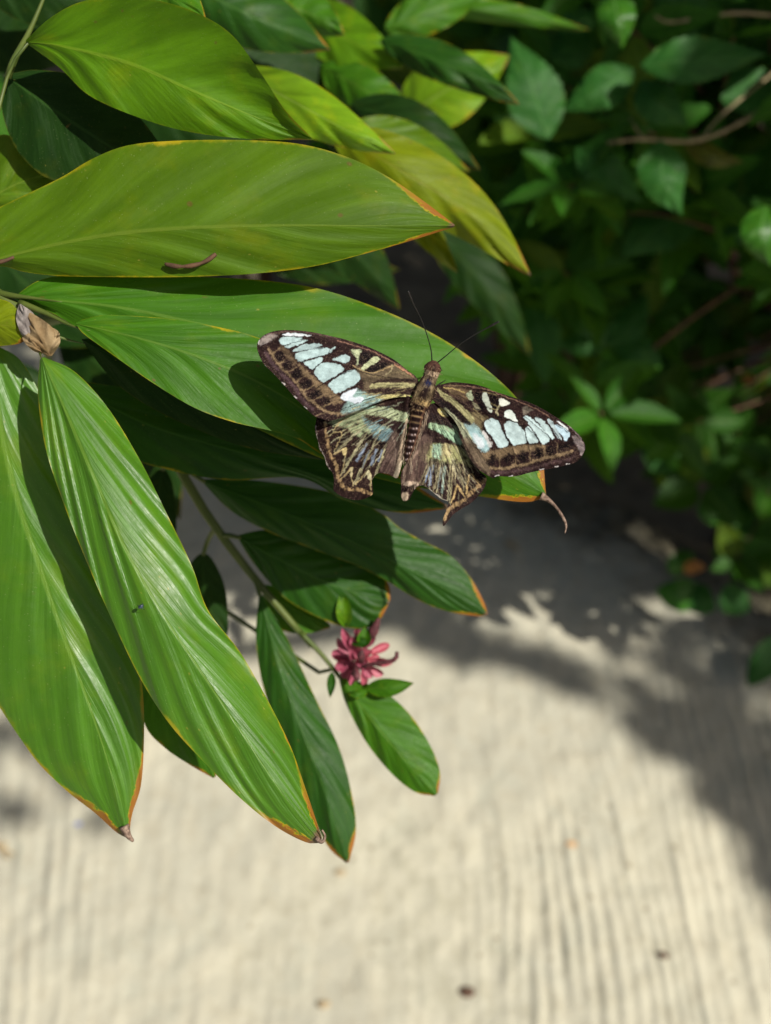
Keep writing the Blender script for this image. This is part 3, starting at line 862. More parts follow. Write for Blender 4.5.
    p.line(tB((260, 415), (400, 440), (520, 400), (600, 440)), (120, 106, 80), .9, .5, .8, rag=.4)
    p.line(tB((420, 430), (470, 390), (480, 350)), (150, 140, 108), 1.0, .5, .8, rag=.4)
    p.line(tB((155, 230), (195, 290), (185, 345)), BK, .8, .4, .8)
    for a_, b_ in zip([(165, 262), (225, 335), (290, 405), (352, 475), (412, 550), (480, 620), (540, 672)], [(235, 215), (300, 285), (375, 350), (450, 420), (525, 490), (610, 560), (680, 620)]):
        p.line(tA(a_, b_), TAN, 1.2, .6, .7, rag=.5)
    for a_, b_ in zip([(205, 300), (265, 370), (330, 440), (395, 515), (460, 590)], [(250, 262), (315, 325), (385, 395), (465, 470), (540, 545)]):
        p.line(tA(a_, b_), BK, 4.0, 1.2, .85, rag=.8)
    streaks(p, (420, 383), 150, 176, 10, 52, 26, [BK, (150, 136, 96), DK], 41)
    streaks(p, (414, 392), 158, 186, 8, 60, 20, [BK, (160, 150, 108), DK], 42)
    for l in v_lfw: p.line(l, BK, .75, .35, .9)
    rr9 = random.Random(8)
    for k in range(60):
        a_ = math.radians(180 + rr9.uniform(-34, 32)); r1_ = rr9.uniform(60, 150); r2_ = r1_ + rr9.uniform(4, 14)
        cx_, cy_ = (420, 385)
        p0_ = (cx_ + math.cos(a_) * r1_, cy_ + math.sin(a_) * r1_)
        if inside(np.array([p0_[0]]), np.array([p0_[1]]), np.array(CYREG_l))[0]: continue
        p.line([p0_, (cx_ + math.cos(a_) * r2_, cy_ + math.sin(a_) * r2_)], rr9.choice([BK, BK, (96, 82, 66), (120, 102, 80)]), rr9.uniform(.4, .9), .5, rr9.uniform(.3, .75), rag=.3)
    for k in tA((110, 345), (170, 408), (255, 485), (345, 590), (425, 672)): p.line([(k[0] - .8, k[1]), (k[0] + 1.4, k[1] + 1.6)], (186, 178, 176), .9, .4, .9)
    return p.finish((420, 385))


# left hindwing
o_lhw = tE((60, 128), (46, 170), (38, 230), (65, 330), (72, 380), (112, 440), (130, 510), (172, 560), (185, 620), (180, 690), (195, 710), (240, 742), (290, 760), (350, 772), (410, 765), (450, 748), (485, 722), (482, 660), (478, 620), (520, 567), (600, 570), (640, 592), (672, 602), (690, 560), (705, 500), (722, 430), (735, 330), (748, 200), (790, 60), (800, -10), (700, -40), (560, -20), (400, 20), (260, 70), (160, 120))


def d_lhw(X, Y):
    k = np.clip((414 - X) / 100, 0, 1); q_ = np.clip((Y - 400) / 100, 0, 1)
    fold = np.exp(-((X - (405 - .12 * (Y - 420))) / 4.0) ** 2)
    rip = .00022 * np.sin((np.arctan2(Y - 400, 425 - X)) * 34) * np.clip(np.hypot(X - 425, Y - 400) / 60, 0, 1)
    return BODY_D + .00035 + .0006 * q_ + .0016 * k - .0012 * fold + rip


def p_lhw(X, Y):
    p = Paint(X, Y, (36, 24, 23))
    p.poly(tE((60, 140), (190, 150), (300, 80), (250, 60), (100, 90)), TAN, 1.2, .6, rag=1)
    p.poly(tE((150, 150), (250, 110), (400, 60), (450, 30), (560, 60), (700, 90), (745, 130), (640, 130), (520, 115), (430, 110), (440, 150), (520, 200), (600, 210), (600, 250), (520, 260), (430, 250), (380, 280), (320, 240), (280, 210), (180, 190)), (146, 158, 122), 1.6, .9, rag=1.2)
    p.poly(tE((420, 60), (500, 50), (570, 90), (560, 125), (480, 110)), (140, 186, 170), 1.4, .8, rag=1)
    p.poly(tE((400, 120), (440, 150), (520, 190), (590, 210), (640, 240), (620, 300), (560, 318), (500, 290), (460, 230), (420, 180)), (106, 134, 140), 1.3, .9, rag=.8)
    p.poly(tE((435, 112), (560, 108), (700, 150), (722, 200), (695, 275), (600, 205), (500, 158)), (42, 30, 30), .9, .95, rag=.6)
    p.poly(tE((460, 0), (600, 20), (760, 40), (790, 90), (700, 88), (560, 50), (480, 30)), (48, 34, 30), 1.0, .8, rag=.6)
    p.poly(tB((290, 692), (390, 668), (500, 690), (600, 725), (660, 745), (640, 790), (560, 785), (470, 765), (400, 740), (310, 730)), (166, 176, 140), .9, .95, rag=.6)
    p.poly(tB((350, 655), (430, 650), (560, 660), (700, 690), (700, 720), (600, 705), (500, 675), (390, 668)), (40, 28, 28), .8, .9, rag=.4)
    # rays
    ray = (156, 150, 118)
    for a, b, w_ in [((185, 400), (390, 235), .8), ((240, 585), (430, 270), .8), ((262, 540), (415, 285), .9), ((330, 655), (500, 320), .9), ((350, 650), (545, 235), .9), ((300, 300), (430, 190), .9),
                     ((320, 250), (440, 180), .8), ((205, 400), (330, 290), .7), ((275, 500), (400, 320), .8), ((420, 590), (520, 380), .7), ((490, 610), (575, 380), 1.1), ((505, 600), (590, 350), .6), ((200, 185), (300, 130), .9), ((250, 240), (380, 170), .8), ((210, 300), (360, 200), .7)]:
        p.line(tE(a, b), ray, w_ + .25, .55, .85, rag=.25)
    rr9 = random.Random(4)
    for k in range(26):
        a_ = math.radians(104 + k * 3.1 + rr9.uniform(-.8, .8)); r1_ = rr9.uniform(38, 56); r2_ = rr9.uniform(76, 98)
        p.line([(424 + math.cos(a_) * r1_, 396 + math.sin(a_) * r1_), (424 + math.cos(a_) * r2_, 396 + math.sin(a_) * r2_)], rr9.choice([(140, 136, 112), (116, 104, 84), (156, 152, 128)]), rr9.uniform(.5, 1.1), .5, rr9.uniform(.5, .9), rag=.25)
    for k in range(14):
        a_ = math.radians(106 + k * 5.6 + rr9.uniform(-1, 1)); r1_ = rr9.uniform(22, 34); r2_ = rr9.uniform(60, 74)
        p.line([(424 + math.cos(a_) * r1_, 396 + math.sin(a_) * r1_), (424 + math.cos(a_) * r2_, 396 + math.sin(a_) * r2_)], (30, 20, 20), .8, .4, .75, rag=.2)
    for ch in [((150, 268), (200, 250), (245, 250), (225, 320), (190, 385)), ((178, 232), (215, 190), (240, 158), (290, 140)), ((190, 412), (240, 390), (285, 372), (272, 440), (262, 500), (235, 590)),
               ((240, 610), (290, 560), (325, 520), (322, 590), (332, 660)), ((350, 650), (400, 600), (445, 545), (465, 580), (468, 690))]:
        p.line(tE(*ch), (150, 134, 98), 1.3, .45, .95, rag=.25)
    p.poly(tE((250, 380), (285, 372), (280, 410), (262, 430)), (186, 168, 120), .5, .8)
    p.poly(tE((310, 530), (330, 520), (330, 560), (316, 590)), (176, 164, 130), .5, .8)
    p.poly(tE((428, 560), (450, 540), (470, 580), (466, 620), (440, 590)), (170, 164, 132), .6, .8)
    for a, b, w_ in [((360, 470), (435, 345), 2.2), ((405, 520), (455, 390), 1.3), ((470, 500), (510, 385), 2.6), ((528, 470), (556, 385), 1.6)]:
        p.line(tE(a, b), (112, 124, 142), w_, .7, .9, rag=.3)
    for a in [(462, 303), (538, 343), (350, 182), (407, 242)]:
        k = tE(a)[0]; p.line([k, (k[0] + 1.3, k[1] + .6)], BK, 4.6 if a[0] > 450 else 2.6, 1.1, .9)
    p.line(tE((118, 175), (122, 250), (138, 335), (158, 420), (200, 500), (218, 575), (240, 640), (300, 690), (380, 692), (440, 712), (475, 728)), (140, 116, 84), 3.1, .7, .95, rag=.7)
    for a in [(152, 372), (180, 462), (222, 545), (222, 610), (270, 672), (338, 700), (410, 700)]:
        k = tE(a)[0]; p.line([(k[0] - 1.6, k[1] + .9), (k[0] + 1.6, k[1] - .9)], (70, 50, 44), .8, .4, .6)
    # inner fold beside the abdomen
    p.poly(tE((590, 340), (640, 240), (700, 285), (722, 330), (705, 440), (680, 590), (640, 592), (560, 560), (545, 500), (590, 420)), (88, 72, 66), 1.3, .9, rag=.8)
    p.poly(tE((560, 520), (600, 470), (640, 520), (640, 590), (570, 560)), (56, 42, 40), 1.0, .8, rag=.6)
    p.line(tE((750, 150), (712, 290), (690, 440), (662, 580)), (168, 148, 126), 2.4, .9, .95)
    p.line(tE((640, 280), (660, 400), (650, 500)), (140, 122, 110), 1.0, .6, .7)
    p.poly(tE((645, 588), (680, 505), (720, 455), (705, 530), (672, 602)), (206, 190, 164), .7, .95)
    p.line(tE((42, 200), (60, 320), (110, 440), (150, 530), (180, 600)), (150, 140, 132), .7, .4, .7, rag=.4)
    streaks(p, (424, 396), 104, 178, 52, 100, 70, [BK, DK, BK, (150, 146, 120)], 51, ln=(8, 26))
    streaks(p, (424, 396), 92, 108, 45, 86, 30, [BK, (96, 80, 72), (170, 154, 136), DK], 52, ln=(8, 20))
    streaks(p, (424, 396), 120, 170, 20, 52, 26, [DK, (176, 184, 158), (120, 150, 156), BK], 53, ln=(5, 14))
    for a_, b_ in [((100, 215), (150, 225)), ((108, 300), (160, 285)), ((128, 390), (180, 370)), ((165, 480), (215, 450)), ((190, 560), (240, 545)), ((215, 655), (262, 620)), ((280, 720), (285, 665)), ((350, 730), (345, 665)), ((430, 745), (430, 680))]:
        p.line(tE(a_, b_), (40, 26, 24), 1.5, .5, .85, rag=.4)
    p.poly(tE((60, 132), (110, 145), (170, 165), (110, 170), (60, 160)), BK, .6, 1)
    return p.finish((424, 398))


# right forewing
o_rfw = tC((150, 400), (190, 360), (280, 333), (350, 325), (500, 342), (617, 377)) + tD((0, 77), (100, 108), (200, 140), (300, 172), (400, 220), (500, 280), (600, 345), (680, 415), (725, 480), (733, 530), (708, 585), (660, 635), (580, 658), (480, 682), (390, 697), (300, 716), (220, 738), (140, 745), (50, 742)) + tF((800, 372), (752, 350), (680, 302), (620, 225), (570, 125), (530, 30)) + tC((380, 690), (330, 605), (260, 535), (180, 470))
v_rfw = [tD((-80, 280), (0, 470), (40, 560)), tD((60, 300), (150, 480), (200, 590)), tD((-60, 240), (100, 300), (240, 345), (290, 490), (320, 580)), tD((270, 350), (340, 420), (400, 510)), tD((250, 270), (330, 330), (480, 460)), tD((340, 280), (430, 320), (560, 480)), tD((480, 330), (600, 400)),
         tC((265, 530), (345, 600), (470, 771)) + tF((700, 180)), tC((260, 420), (420, 500), (620, 565), (760, 620))]


def d_rfw(X, Y):
    k = np.clip((X - 442) / 145, 0, 1)
    return BODY_D - .0010 * np.sin(k * math.pi) - .0060 * k ** 1.2 - .00016 * vein_relief(X, Y, v_rfw) + .0004 * (vnoise(X * .05, Y * .05, 72) - .5)


def p_rfw(X, Y):
    p = Paint(X, Y, DK)
    p.poly(tD((-60, 560), (40, 545), (120, 520), (200, 510), (300, 500), (400, 498), (420, 520), (300, 548), (200, 570), (120, 585), (50, 610), (-60, 620)), TAN, 1.3, .75, rag=1.2)
    p.line(tD((-90, 640), (-20, 672), (60, 682), (130, 678), (200, 660), (280, 650), (340, 625), (420, 603), (520, 583), (625, 550)), TAN, 2.7, .8, .9, rag=.6)
    p.line(tD((-20, 705), (100, 715), (220, 700), (340, 675), (460, 640), (580, 620), (650, 590)), (88, 68, 70), 3.0, 1.2, .45, rag=.8)
    for k in tD((15, 615), (140, 605), (255, 590), (370, 565), (470, 545), (560, 515), (625, 490)): p.line([(k[0] - 2.5, k[1] + .6), (k[0] + 2.5, k[1] - .6)], BK, 6.2, 1.6, .85, rag=1)
    p.poly(tD((640, 432), (680, 440), (720, 490), (732, 545), (706, 582), (682, 520), (650, 480)), (138, 126, 126), .8, .85, rag=.6)
    p.line(tD((600, 350), (680, 425), (722, 490)), (168, 152, 148), .6, .4, .8)
    spots = [((-42, 340), (-25, 310), (20, 296), (55, 310), (80, 350), (110, 420), (142, 490), (110, 520), (65, 520), (20, 450), (-30, 380)),
             ((110, 345), (130, 324), (170, 322), (230, 355), (265, 395), (278, 480), (220, 500), (180, 505), (150, 460), (120, 400)),
             ((275, 380), (290, 357), (320, 380), (350, 430), (373, 478), (310, 490), (285, 450)),
             ((260, 290), (300, 279), (340, 310), (400, 370), (460, 460), (430, 488), (397, 485), (350, 410), (300, 340)),
             ((345, 291), (370, 288), (430, 335), (470, 390), (492, 440), (475, 455), (440, 420), (390, 350)),
             ((440, 312), (460, 302), (500, 350), (550, 448), (545, 460), (510, 430), (470, 362))]
    for i, s_ in enumerate(spots): p.poly(tD(*s_), (178, 198, 200) if i < 5 else (160, 176, 180), .35, 1, rag=.15)
    p.poly(tD((500, 352), (520, 347), (600, 392), (612, 430), (580, 470), (557, 430), (520, 390)), (186, 212, 226), .35, 1)
    p.poly(tD((512, 312), (540, 325), (600, 370), (602, 388), (550, 350)), (216, 220, 224), .4, 1)
    p.poly(tD((-65, 402), (-45, 392), (-20, 430), (15, 490), (0, 522), (-40, 490), (-60, 440)), (204, 200, 198), .4, 1)
    p.poly(tD((110, 270), (120, 240), (160, 230), (185, 260), (215, 322), (180, 315), (130, 290)), (206, 216, 208), .35, 1)
    p.poly(tD((70, 150), (90, 140), (150, 180), (120, 197), (75, 200)), (206, 208, 196), .4, 1)
    p.line(tD((72, 200), (50, 235), (60, 270)), (150, 142, 112), 1.6, .5, .9)
    p.poly(tD((250, 210), (280, 200), (330, 230), (300, 250), (262, 270)), (120, 112, 100), .8, .6, rag=.5)
    # cell marks
    p.poly(tC((300, 350), (420, 375), (480, 400), (430, 470), (380, 440), (300, 400)), (100, 82, 62), 1.4, .8, rag=1)
    p.poly(tC((430, 430), (465, 390), (485, 430), (482, 470), (452, 452)), (152, 160, 132), .4, 1)
    p.poly(tC((480, 480), (520, 500), (545, 540), (500, 530)), (128, 124, 100), .6, .8, rag=.6)
    p.poly(tC((500, 410), (550, 420), (585, 510), (560, 545), (520, 480)), BK, .6, 1)
    p.poly(tC((560, 412), (590, 410), (603, 450), (640, 540), (620, 560), (588, 510), (562, 460)), (186, 194, 180), .4, 1)
    p.poly(tC((612, 400), (670, 440), (680, 500), (650, 540), (628, 480)), BK, .6, 1)
    # bands towards the body
    p.poly(tC((480, 560), (560, 580), (600, 600), (560, 640), (540, 771), (450, 740), (380, 650), (430, 640)), (116, 104, 76), 1.4, .8, rag=1)
    p.poly(tC((420, 640), (480, 640), (545, 700), (560, 771), (500, 800), (440, 771), (400, 700)), (142, 168, 168), 1.4, .9, rag=.6)
    p.poly(tF((600, -20), (690, 10), (740, 80), (765, 140), (720, 170), (650, 90)), (152, 182, 186), 1.3, .95, rag=.8)
    p.poly(tC((210, 370), (250, 400), (300, 428), (380, 490), (470, 570), (492, 620), (468, 640), (400, 570), (320, 490), (240, 440)), YE, .5, .95, rag=.3)
    p.poly(tC((190, 450), (280, 478), (380, 560), (470, 640), (440, 652), (340, 590), (250, 520)), (24, 18, 20), .6, .95, rag=.3)
    p.poly(tC((262, 530), (300, 540), (350, 590), (420, 660), (480, 771), (430, 790), (380, 690), (320, 605)), (150, 152, 124), .6, .9, rag=.3)
    p.poly(tF((560, 80), (620, 60), (700, 170), (771, 300), (760, 345), (690, 300), (630, 220)), (106, 92, 76), 1.2, .85, rag=1)
    p.line(tF((540, 20), (600, 150), (660, 260), (740, 330)), DK, 1.6, .7, .8, rag=.3)
    p.line(tC((265, 350), (380, 350), (520, 367), (640, 395)) + tD((60, 105), (200, 160), (330, 210), (460, 285)), (140, 108, 92), .8, .4, .75)
    p.line(tC((262, 365), (330, 375), (420, 405)), (180, 158, 104), 1.0, .5, .85)
    p.line(tC((300, 420), (400, 470), (480, 540)), (96, 78, 66), 1.0, .6, .7)
    for a_, b_ in zip([(75, 680), (195, 660), (310, 640), (420, 605), (515, 585)], [(75, 560), (195, 540), (310, 520), (420, 505), (520, 490)]):
        p.line(tD(a_, b_), TAN, 1.2, .6, .7, rag=.5)
    for a_, b_ in zip([(15, 640), (135, 640), (255, 620), (370, 595), (470, 570)], [(20, 580), (140, 570), (250, 555), (365, 535), (465, 520)]):
        p.line(tD(a_, b_), BK, 4.2, 1.2, .85, rag=.8)
    p.poly(tF((640, 30), (690, 50), (730, 110), (700, 140), (655, 90)), (206, 214, 220), 1.2, .9, rag=.4)
    streaks(p, (436, 383), 2, 40, 10, 62, 30, [BK, (150, 136, 96), DK], 43)
    for l in v_rfw: p.line(l, BK, .75, .35, .9)
    rr9 = random.Random(8)
    for k in range(60):
        a_ = math.radians(27 + rr9.uniform(-34, 24)); r1_ = rr9.uniform(60, 150); r2_ = r1_ + rr9.uniform(4, 14)
        cx_, cy_ = (438, 385)
        p0_ = (cx_ + math.cos(a_) * r1_, cy_ + math.sin(a_) * r1_)
        if inside(np.array([p0_[0]]), np.array([p0_[1]]), np.array(CYREG_r))[0]: continue
        p.line([p0_, (cx_ + math.cos(a_) * r2_, cy_ + math.sin(a_) * r2_)], rr9.choice([BK, BK, (96, 82, 66), (120, 102, 80)]), rr9.uniform(.4, .9), .5, rr9.uniform(.3, .75), rag=.3)
    for k in tD((55, 738), (160, 742), (400, 688), (510, 668), (600, 648)): p.line([(k[0] - 1.6, k[1] + .3), (k[0] + 1.8, k[1] - .4)], (206, 200, 198), .9, .4, .9)
    return p.finish((438, 385))


# right hindwing
o_rhw = tF((690, 315), (742, 362), (738, 420), (712, 470), (680, 510), (640, 550), (600, 580), (560, 602), (490, 650), (450, 700), (412, 742), (408, 690), (436, 610), (450, 555), (390, 530), (330, 480), (280, 440), (225, 430), (182, 470), (148, 535), (103, 548), (84, 500), (88, 430), (82, 350), (105, 290), (130, 240)) + tG((370, 640), (400, 540), (440, 430), (520, 400)) + tC((215, 430), (270, 520), (340, 590), (400, 700)) + tF((560, 70), (620, 200))


def d_rhw(X, Y):
    k = np.clip((X - 424) / 70, 0, 1); q_ = np.clip((Y - 400) / 110, 0, 1)
    rip = .00022 * np.sin((np.arctan2(Y - 395, X - 425)) * 34) * np.clip(np.hypot(X - 425, Y - 395) / 60, 0, 1)
    fold = np.exp(-((X - (418 - .16 * (Y - 430))) / 4.0) ** 2)
    return BODY_D + .00035 + .0006 * q_ + .0020 * k - .0010 * fold + rip


def p_rhw(X, Y):
    p = Paint(X, Y, (36, 24, 24))
    p.poly(tC((145, 640), (200, 640), (300, 672), (360, 700), (410, 771), (430, 800), (340, 771), (250, 700), (160, 690)), (152, 178, 144), .8, .95, rag=.6)
    p.poly(tF((350, -10), (480, 10), (545, 60), (545, 115), (470, 80), (400, 30)), (150, 182, 152), .8, .95, rag=.6)
    p.poly(tC((215, 545), (250, 520), (285, 590), (240, 580)), (186, 172, 112), .7, .9, rag=.4)
    p.poly(tF((260, 110), (335, 100), (400, 106), (520, 128), (570, 160), (600, 215), (620, 280), (540, 250), (430, 262), (330, 225), (280, 250), (220, 190)), (160, 160, 112), 1.3, .92, rag=.9)
    p.poly(tF((330, 120), (395, 108), (400, 180), (390, 225), (330, 205)), (142, 172, 150), 1.0, .9, rag=.6)
    p.poly(tF((400, 110), (470, 120), (470, 200), (410, 200)), (160, 146, 112), 1.2, .6, rag=.8)
    ray = (154, 146, 114)
    for a, b, w_ in [((228, 410), (300, 235), 1.0), ((252, 418), (318, 250), .8), ((335, 470), (388, 262), .9), ((362, 482), (400, 180), .8), ((445, 540), (468, 250), .9), ((462, 540), (492, 250), 1.0),
                     ((505, 420), (500, 255), .8), ((570, 470), (525, 250), 1.0), ((590, 430), (560, 250), .9), ((640, 330), (580, 220), .8), ((555, 430), (510, 260), .6)]:
        p.line(tF(a, b), ray, w_ + .25, .55, .85, rag=.25)
    for a, b, w_, cc in [((305, 420), (330, 275), 2.4, (114, 126, 146)), ((275, 400), (305, 290), 1.2, (120, 140, 170)), ((398, 480), (425, 290), 2.0, (140, 160, 150)), ((370, 450), (395, 290), 1.0, (130, 140, 140))]:
        p.line(tF(a, b), cc, w_, .7, .9, rag=.3)
    for a, r_ in [((340, 232), 4.6), ((430, 258), 4.0), ((500, 236), 2.6), ((575, 216), 2.2)]:
        k = tF(a)[0]; p.line([(k[0] - 1.6, k[1]), (k[0] + 1.6, k[1])], BK, r_, 1.0, .9)
    rr9 = random.Random(6)
    for k in range(20):
        a_ = math.radians(46 + k * 2.7 + rr9.uniform(-.8, .8)); r1_ = rr9.uniform(52, 66); r2_ = rr9.uniform(88, 108)
        p.line([(424 + math.cos(a_) * r1_, 396 + math.sin(a_) * r1_), (424 + math.cos(a_) * r2_, 396 + math.sin(a_) * r2_)], rr9.choice([(140, 136, 112), (116, 104, 84), (156, 152, 128)]), rr9.uniform(.5, 1.1), .5, rr9.uniform(.5, .9), rag=.25)
    for k in range(10):
        a_ = math.radians(44 + k * 5.2 + rr9.uniform(-1, 1)); r1_ = rr9.uniform(24, 34); r2_ = rr9.uniform(60, 76)
        p.line([(424 + math.cos(a_) * r1_, 396 + math.sin(a_) * r1_), (424 + math.cos(a_) * r2_, 396 + math.sin(a_) * r2_)], (30, 20, 20), .8, .4, .75, rag=.2)
    for ch in [((470, 560), (500, 490), (520, 425), (550, 480), (585, 520)), ((590, 490), (600, 400), (620, 340), (650, 370), (682, 402))]:
        p.line(tF(*ch), (168, 144, 100), 1.8, .5, .95, rag=.25)
    p.line(tF((415, 690), (450, 620), (490, 585), (560, 548), (600, 512), (680, 432), (745, 372)), (146, 122, 88), 3.4, .8, .95, rag=.8)
    for a in [(470, 600), (530, 560), (585, 525), (620, 490), (660, 450), (700, 410)]:
        k = tF(a)[0]; p.line([(k[0] - .5, k[1] - 1.8), (k[0] + .5, k[1] + 1.8)], (66, 48, 44), .8, .4, .6)
    p.poly(tF((82, 420), (100, 300), (130, 240), (200, 130), (262, 40), (320, 60), (320, 110), (270, 250), (235, 390), (200, 410), (120, 400)), (84, 68, 62), 1.3, .92, rag=.8)
    p.line(tF((150, 380), (200, 250), (280, 120)), (70, 54, 50), 2.0, 1.0, .6, rag=.5)
    p.line(tF((100, 400), (130, 280), (220, 160)), (146, 124, 110), 1.6, .9, .7, rag=.5)
    p.poly(tF((180, 300), (250, 240), (300, 230), (240, 380), (200, 390)), (66, 50, 48), 1.2, .7, rag=.7)
    p.poly(tF((110, 410), (160, 395), (222, 415), (180, 440), (120, 430)), (172, 152, 134), .8, .95, rag=.4)
    p.poly(tF((100, 480), (140, 490), (140, 530), (105, 545), (90, 510)), (160, 142, 122), .8, .9, rag=.5)
    p.line(tF((270, 440), (340, 485), (400, 530), (445, 550)), (180, 172, 162), .8, .5, .8)
    streaks(p, (424, 396), 40, 84, 60, 108, 70, [BK, DK, BK, (150, 146, 120)], 61, ln=(8, 26))
    streaks(p, (420, 396), 86, 108, 40, 96, 44, [BK, (92, 76, 68), (150, 134, 118), DK], 62, ln=(8, 22))
    streaks(p, (424, 396), 35, 80, 22, 56, 26, [DK, (176, 184, 158), (130, 150, 146), BK], 63, ln=(5, 14))
    for a_, b_ in [((440, 665), (480, 690)), ((475, 595), (505, 630)), ((530, 545), (550, 590)), ((590, 510), (615, 550)), ((640, 465), (665, 505)), ((690, 410), (720, 445))]:
        p.line(tF(a_, b_), (40, 26, 24), 1.4, .5, .8, rag=.4)
    p.line(tF((100, 455), (150, 440), (200, 425)), BK, 2.4, .8, .85, rag=.5)
    p.poly(tF((690, 320), (742, 362), (720, 370), (690, 350)), BK, .6, 1)
    p.poly(tC((130, 560), (240, 590), (330, 660), (300, 670), (200, 640), (140, 630)), (30, 22, 24), .8, .9, rag=.4)
    return p.finish((426, 398))


outl = {}
for nm, ol_, df, pf, lab in [('forewing', o_lfw, d_lfw, p_lfw, 'left forewing, raised at its tip'), ('hindwing', o_lhw, d_lhw, p_lhw, 'left hindwing with its lower lobe broken off square'),
                             ('forewing', o_rfw, d_rfw, p_rfw, 'right forewing'), ('hindwing', o_rhw, d_rhw, p_rhw, 'right hindwing ending in a short pointed tail')]:
    mbw, olr = wing_mesh(ol_, WING_STEP, df, pf)
    w_o = mbw.build(nm, wing_m, bf); w_o['label'] = lab

# body: head, thorax and abdomen as one surface
sp = cr([(434.2, 360.5, 1.8), (433.6, 364, 6.6), (432.6, 369, 8.4), (431.4, 374, 7.4), (429.6, 378.5, 7.2), (427.5, 383.5, 8.6), (424.6, 391, 10.5), (421.6, 399, 10.2), (418.6, 407, 8.4), (416.6, 416, 7.7), (414.2, 428, 7.3), (411.4, 440, 6.4), (408.8, 450, 5.0), (406.6, 458, 3.2), (405.8, 462, 1.0)], 190)
rows = []; uvs = []; cols = []
NS = 56
for i in range(190):
    x, y, r = sp[i]
    a, b = sp[max(i - 1, 0)], sp[min(i + 1, 189)]
    tx, ty = b[0] - a[0], b[1] - a[1]; L = math.hypot(tx, ty); tx /= L; ty /= L
    seg = 1.0
    if y > 404: r *= 1 - .14 * min(1, (y - 404) / 12)
    if y > 404: seg = 1 + .07 * math.sin((y - 404) * 2 * math.pi / 6.2)
    row = []; uv = []
    for j in range(NS + 1):
        an = 2 * math.pi * j / NS
        lx = math.cos(an); lz = math.sin(an)
        rr = r * seg * (1 + .06 * (float(vnoise(j * .8 if j < NS else 0, i * .35, 81)) - .5))
        k = .345 / F
        row.append(P(x - ty * lx * rr, y + tx * lx * rr, BODY_D - .0004 - lz * rr * k * .9)); uv.append((j / NS, i / 189))
        # pigment
        top = max(0, lz)
        n_ = float(vnoise(j * .9, i * .6, 82)); n3_ = float(vnoise(j * .35, i * .22, 83))
        base = np.array(lin((28, 18, 17)))
        def mixc(c_, k_): return base * (1 - k_) + np.array(lin(c_)) * k_
        if y < 376:
            base = mixc((104, 74, 62), .15 + .5 * n_)
            if 364 < y < 372 and top > .5: base = mixc((30, 20, 20), max(0, 1 - abs(lx + .15) * 2.8) * .8)
            if y > 371: base = mixc((186, 164, 138), .55 * n_ + .3)
        elif y < 404:
            st = math.exp(-((abs(lx) - .62) / .2) ** 2)
            base = mixc((150, 132, 100), min(1, .6 * st * (0.2 + 1.2 * n3_)) )
            if y < 381: base = mixc((130, 112, 92), .55 * n_)
            if lz > 0:
                base = mixc((164, 144, 108), .75 * math.exp(-((lx - (.15 + (y - 386) * .05)) / .13) ** 2) * n_ * 1.3 if y > 385 and n_ < .75 else 0)
                base = mixc((150, 132, 98), .7 * math.exp(-((y - 385.5) / 1.6) ** 2) * max(0, -lx) * n_)
            bl = math.exp(-((y - 383) / 3.5) ** 2 - ((lx + .05) / .4) ** 2) * (1 if lz > 0 else 0)
            base = mixc((22, 34, 70), .85 * bl)
            hz = math.exp(-((y - 402) / 2.6) ** 2)
            base = mixc((178, 150, 104), .8 * hz * n_ * 1.4 if hz * n_ * 1.12 < 1 else .8)
        else:
            ph = ((y - 404) / 6.2) % 1.0
            band = max(0, math.cos(ph * 2 * math.pi)) ** 2
            cr_ = (182, 152, 108) if y < 424 else (150, 118, 100)
            base = mixc((30, 20, 20), .5)
            base = mixc(cr_, band * (.42 if y < 420 else .18) * (0.6 + .6 * n_ if n_ < .66 else 1))
            if abs(lx) > .7: base = mixc((104, 76, 62), .5)
            if y > 424 and lz > 0:
                dt = math.exp(-((lx - .12) / .16) ** 2) * band
                base = mixc((150, 136, 136), min(1, .8 * dt * (.4 + n3_)))
                dt = math.exp(-((lx + .42) / .12) ** 2) * max(0, math.cos(ph * 2 * math.pi + 1)) ** 3
                base = mixc((190, 170, 165), min(1, .8 * dt))
        cols.append(np.clip(base, 0, 1))
    rows.append(row); uvs.append(uv)
mb = MB(); mb.grid(rows, uvs); mb.col = np.array(cols)
body = mb.build('body', wing_m, bf)
eye_m = plain_mat('compound_eye', (42, 24, 22), (74, 48, 42), 3000, 0.25)
for ex, ey in ((426.8, 367.0), (438.6, 370.0)):
    mb = MB(); c0 = P(ex, ey, BODY_D - .0006); R_ = .00088
    rows = []; uvs = []
    for i in range(13):
        th = math.pi * i / 12
        rows.append([c0 + (RT * (math.sin(th) * math.cos(2 * math.pi * j / 20)) + UP * (math.sin(th) * math.sin(2 * math.pi * j / 20) * 1.15) - FW * (math.cos(th) * .9)) * R_ for j in range(21)])
        uvs.append([(j / 20, i / 12) for j in range(21)])
    mb.grid(rows, uvs); mb.build('eye', eye_m, body)
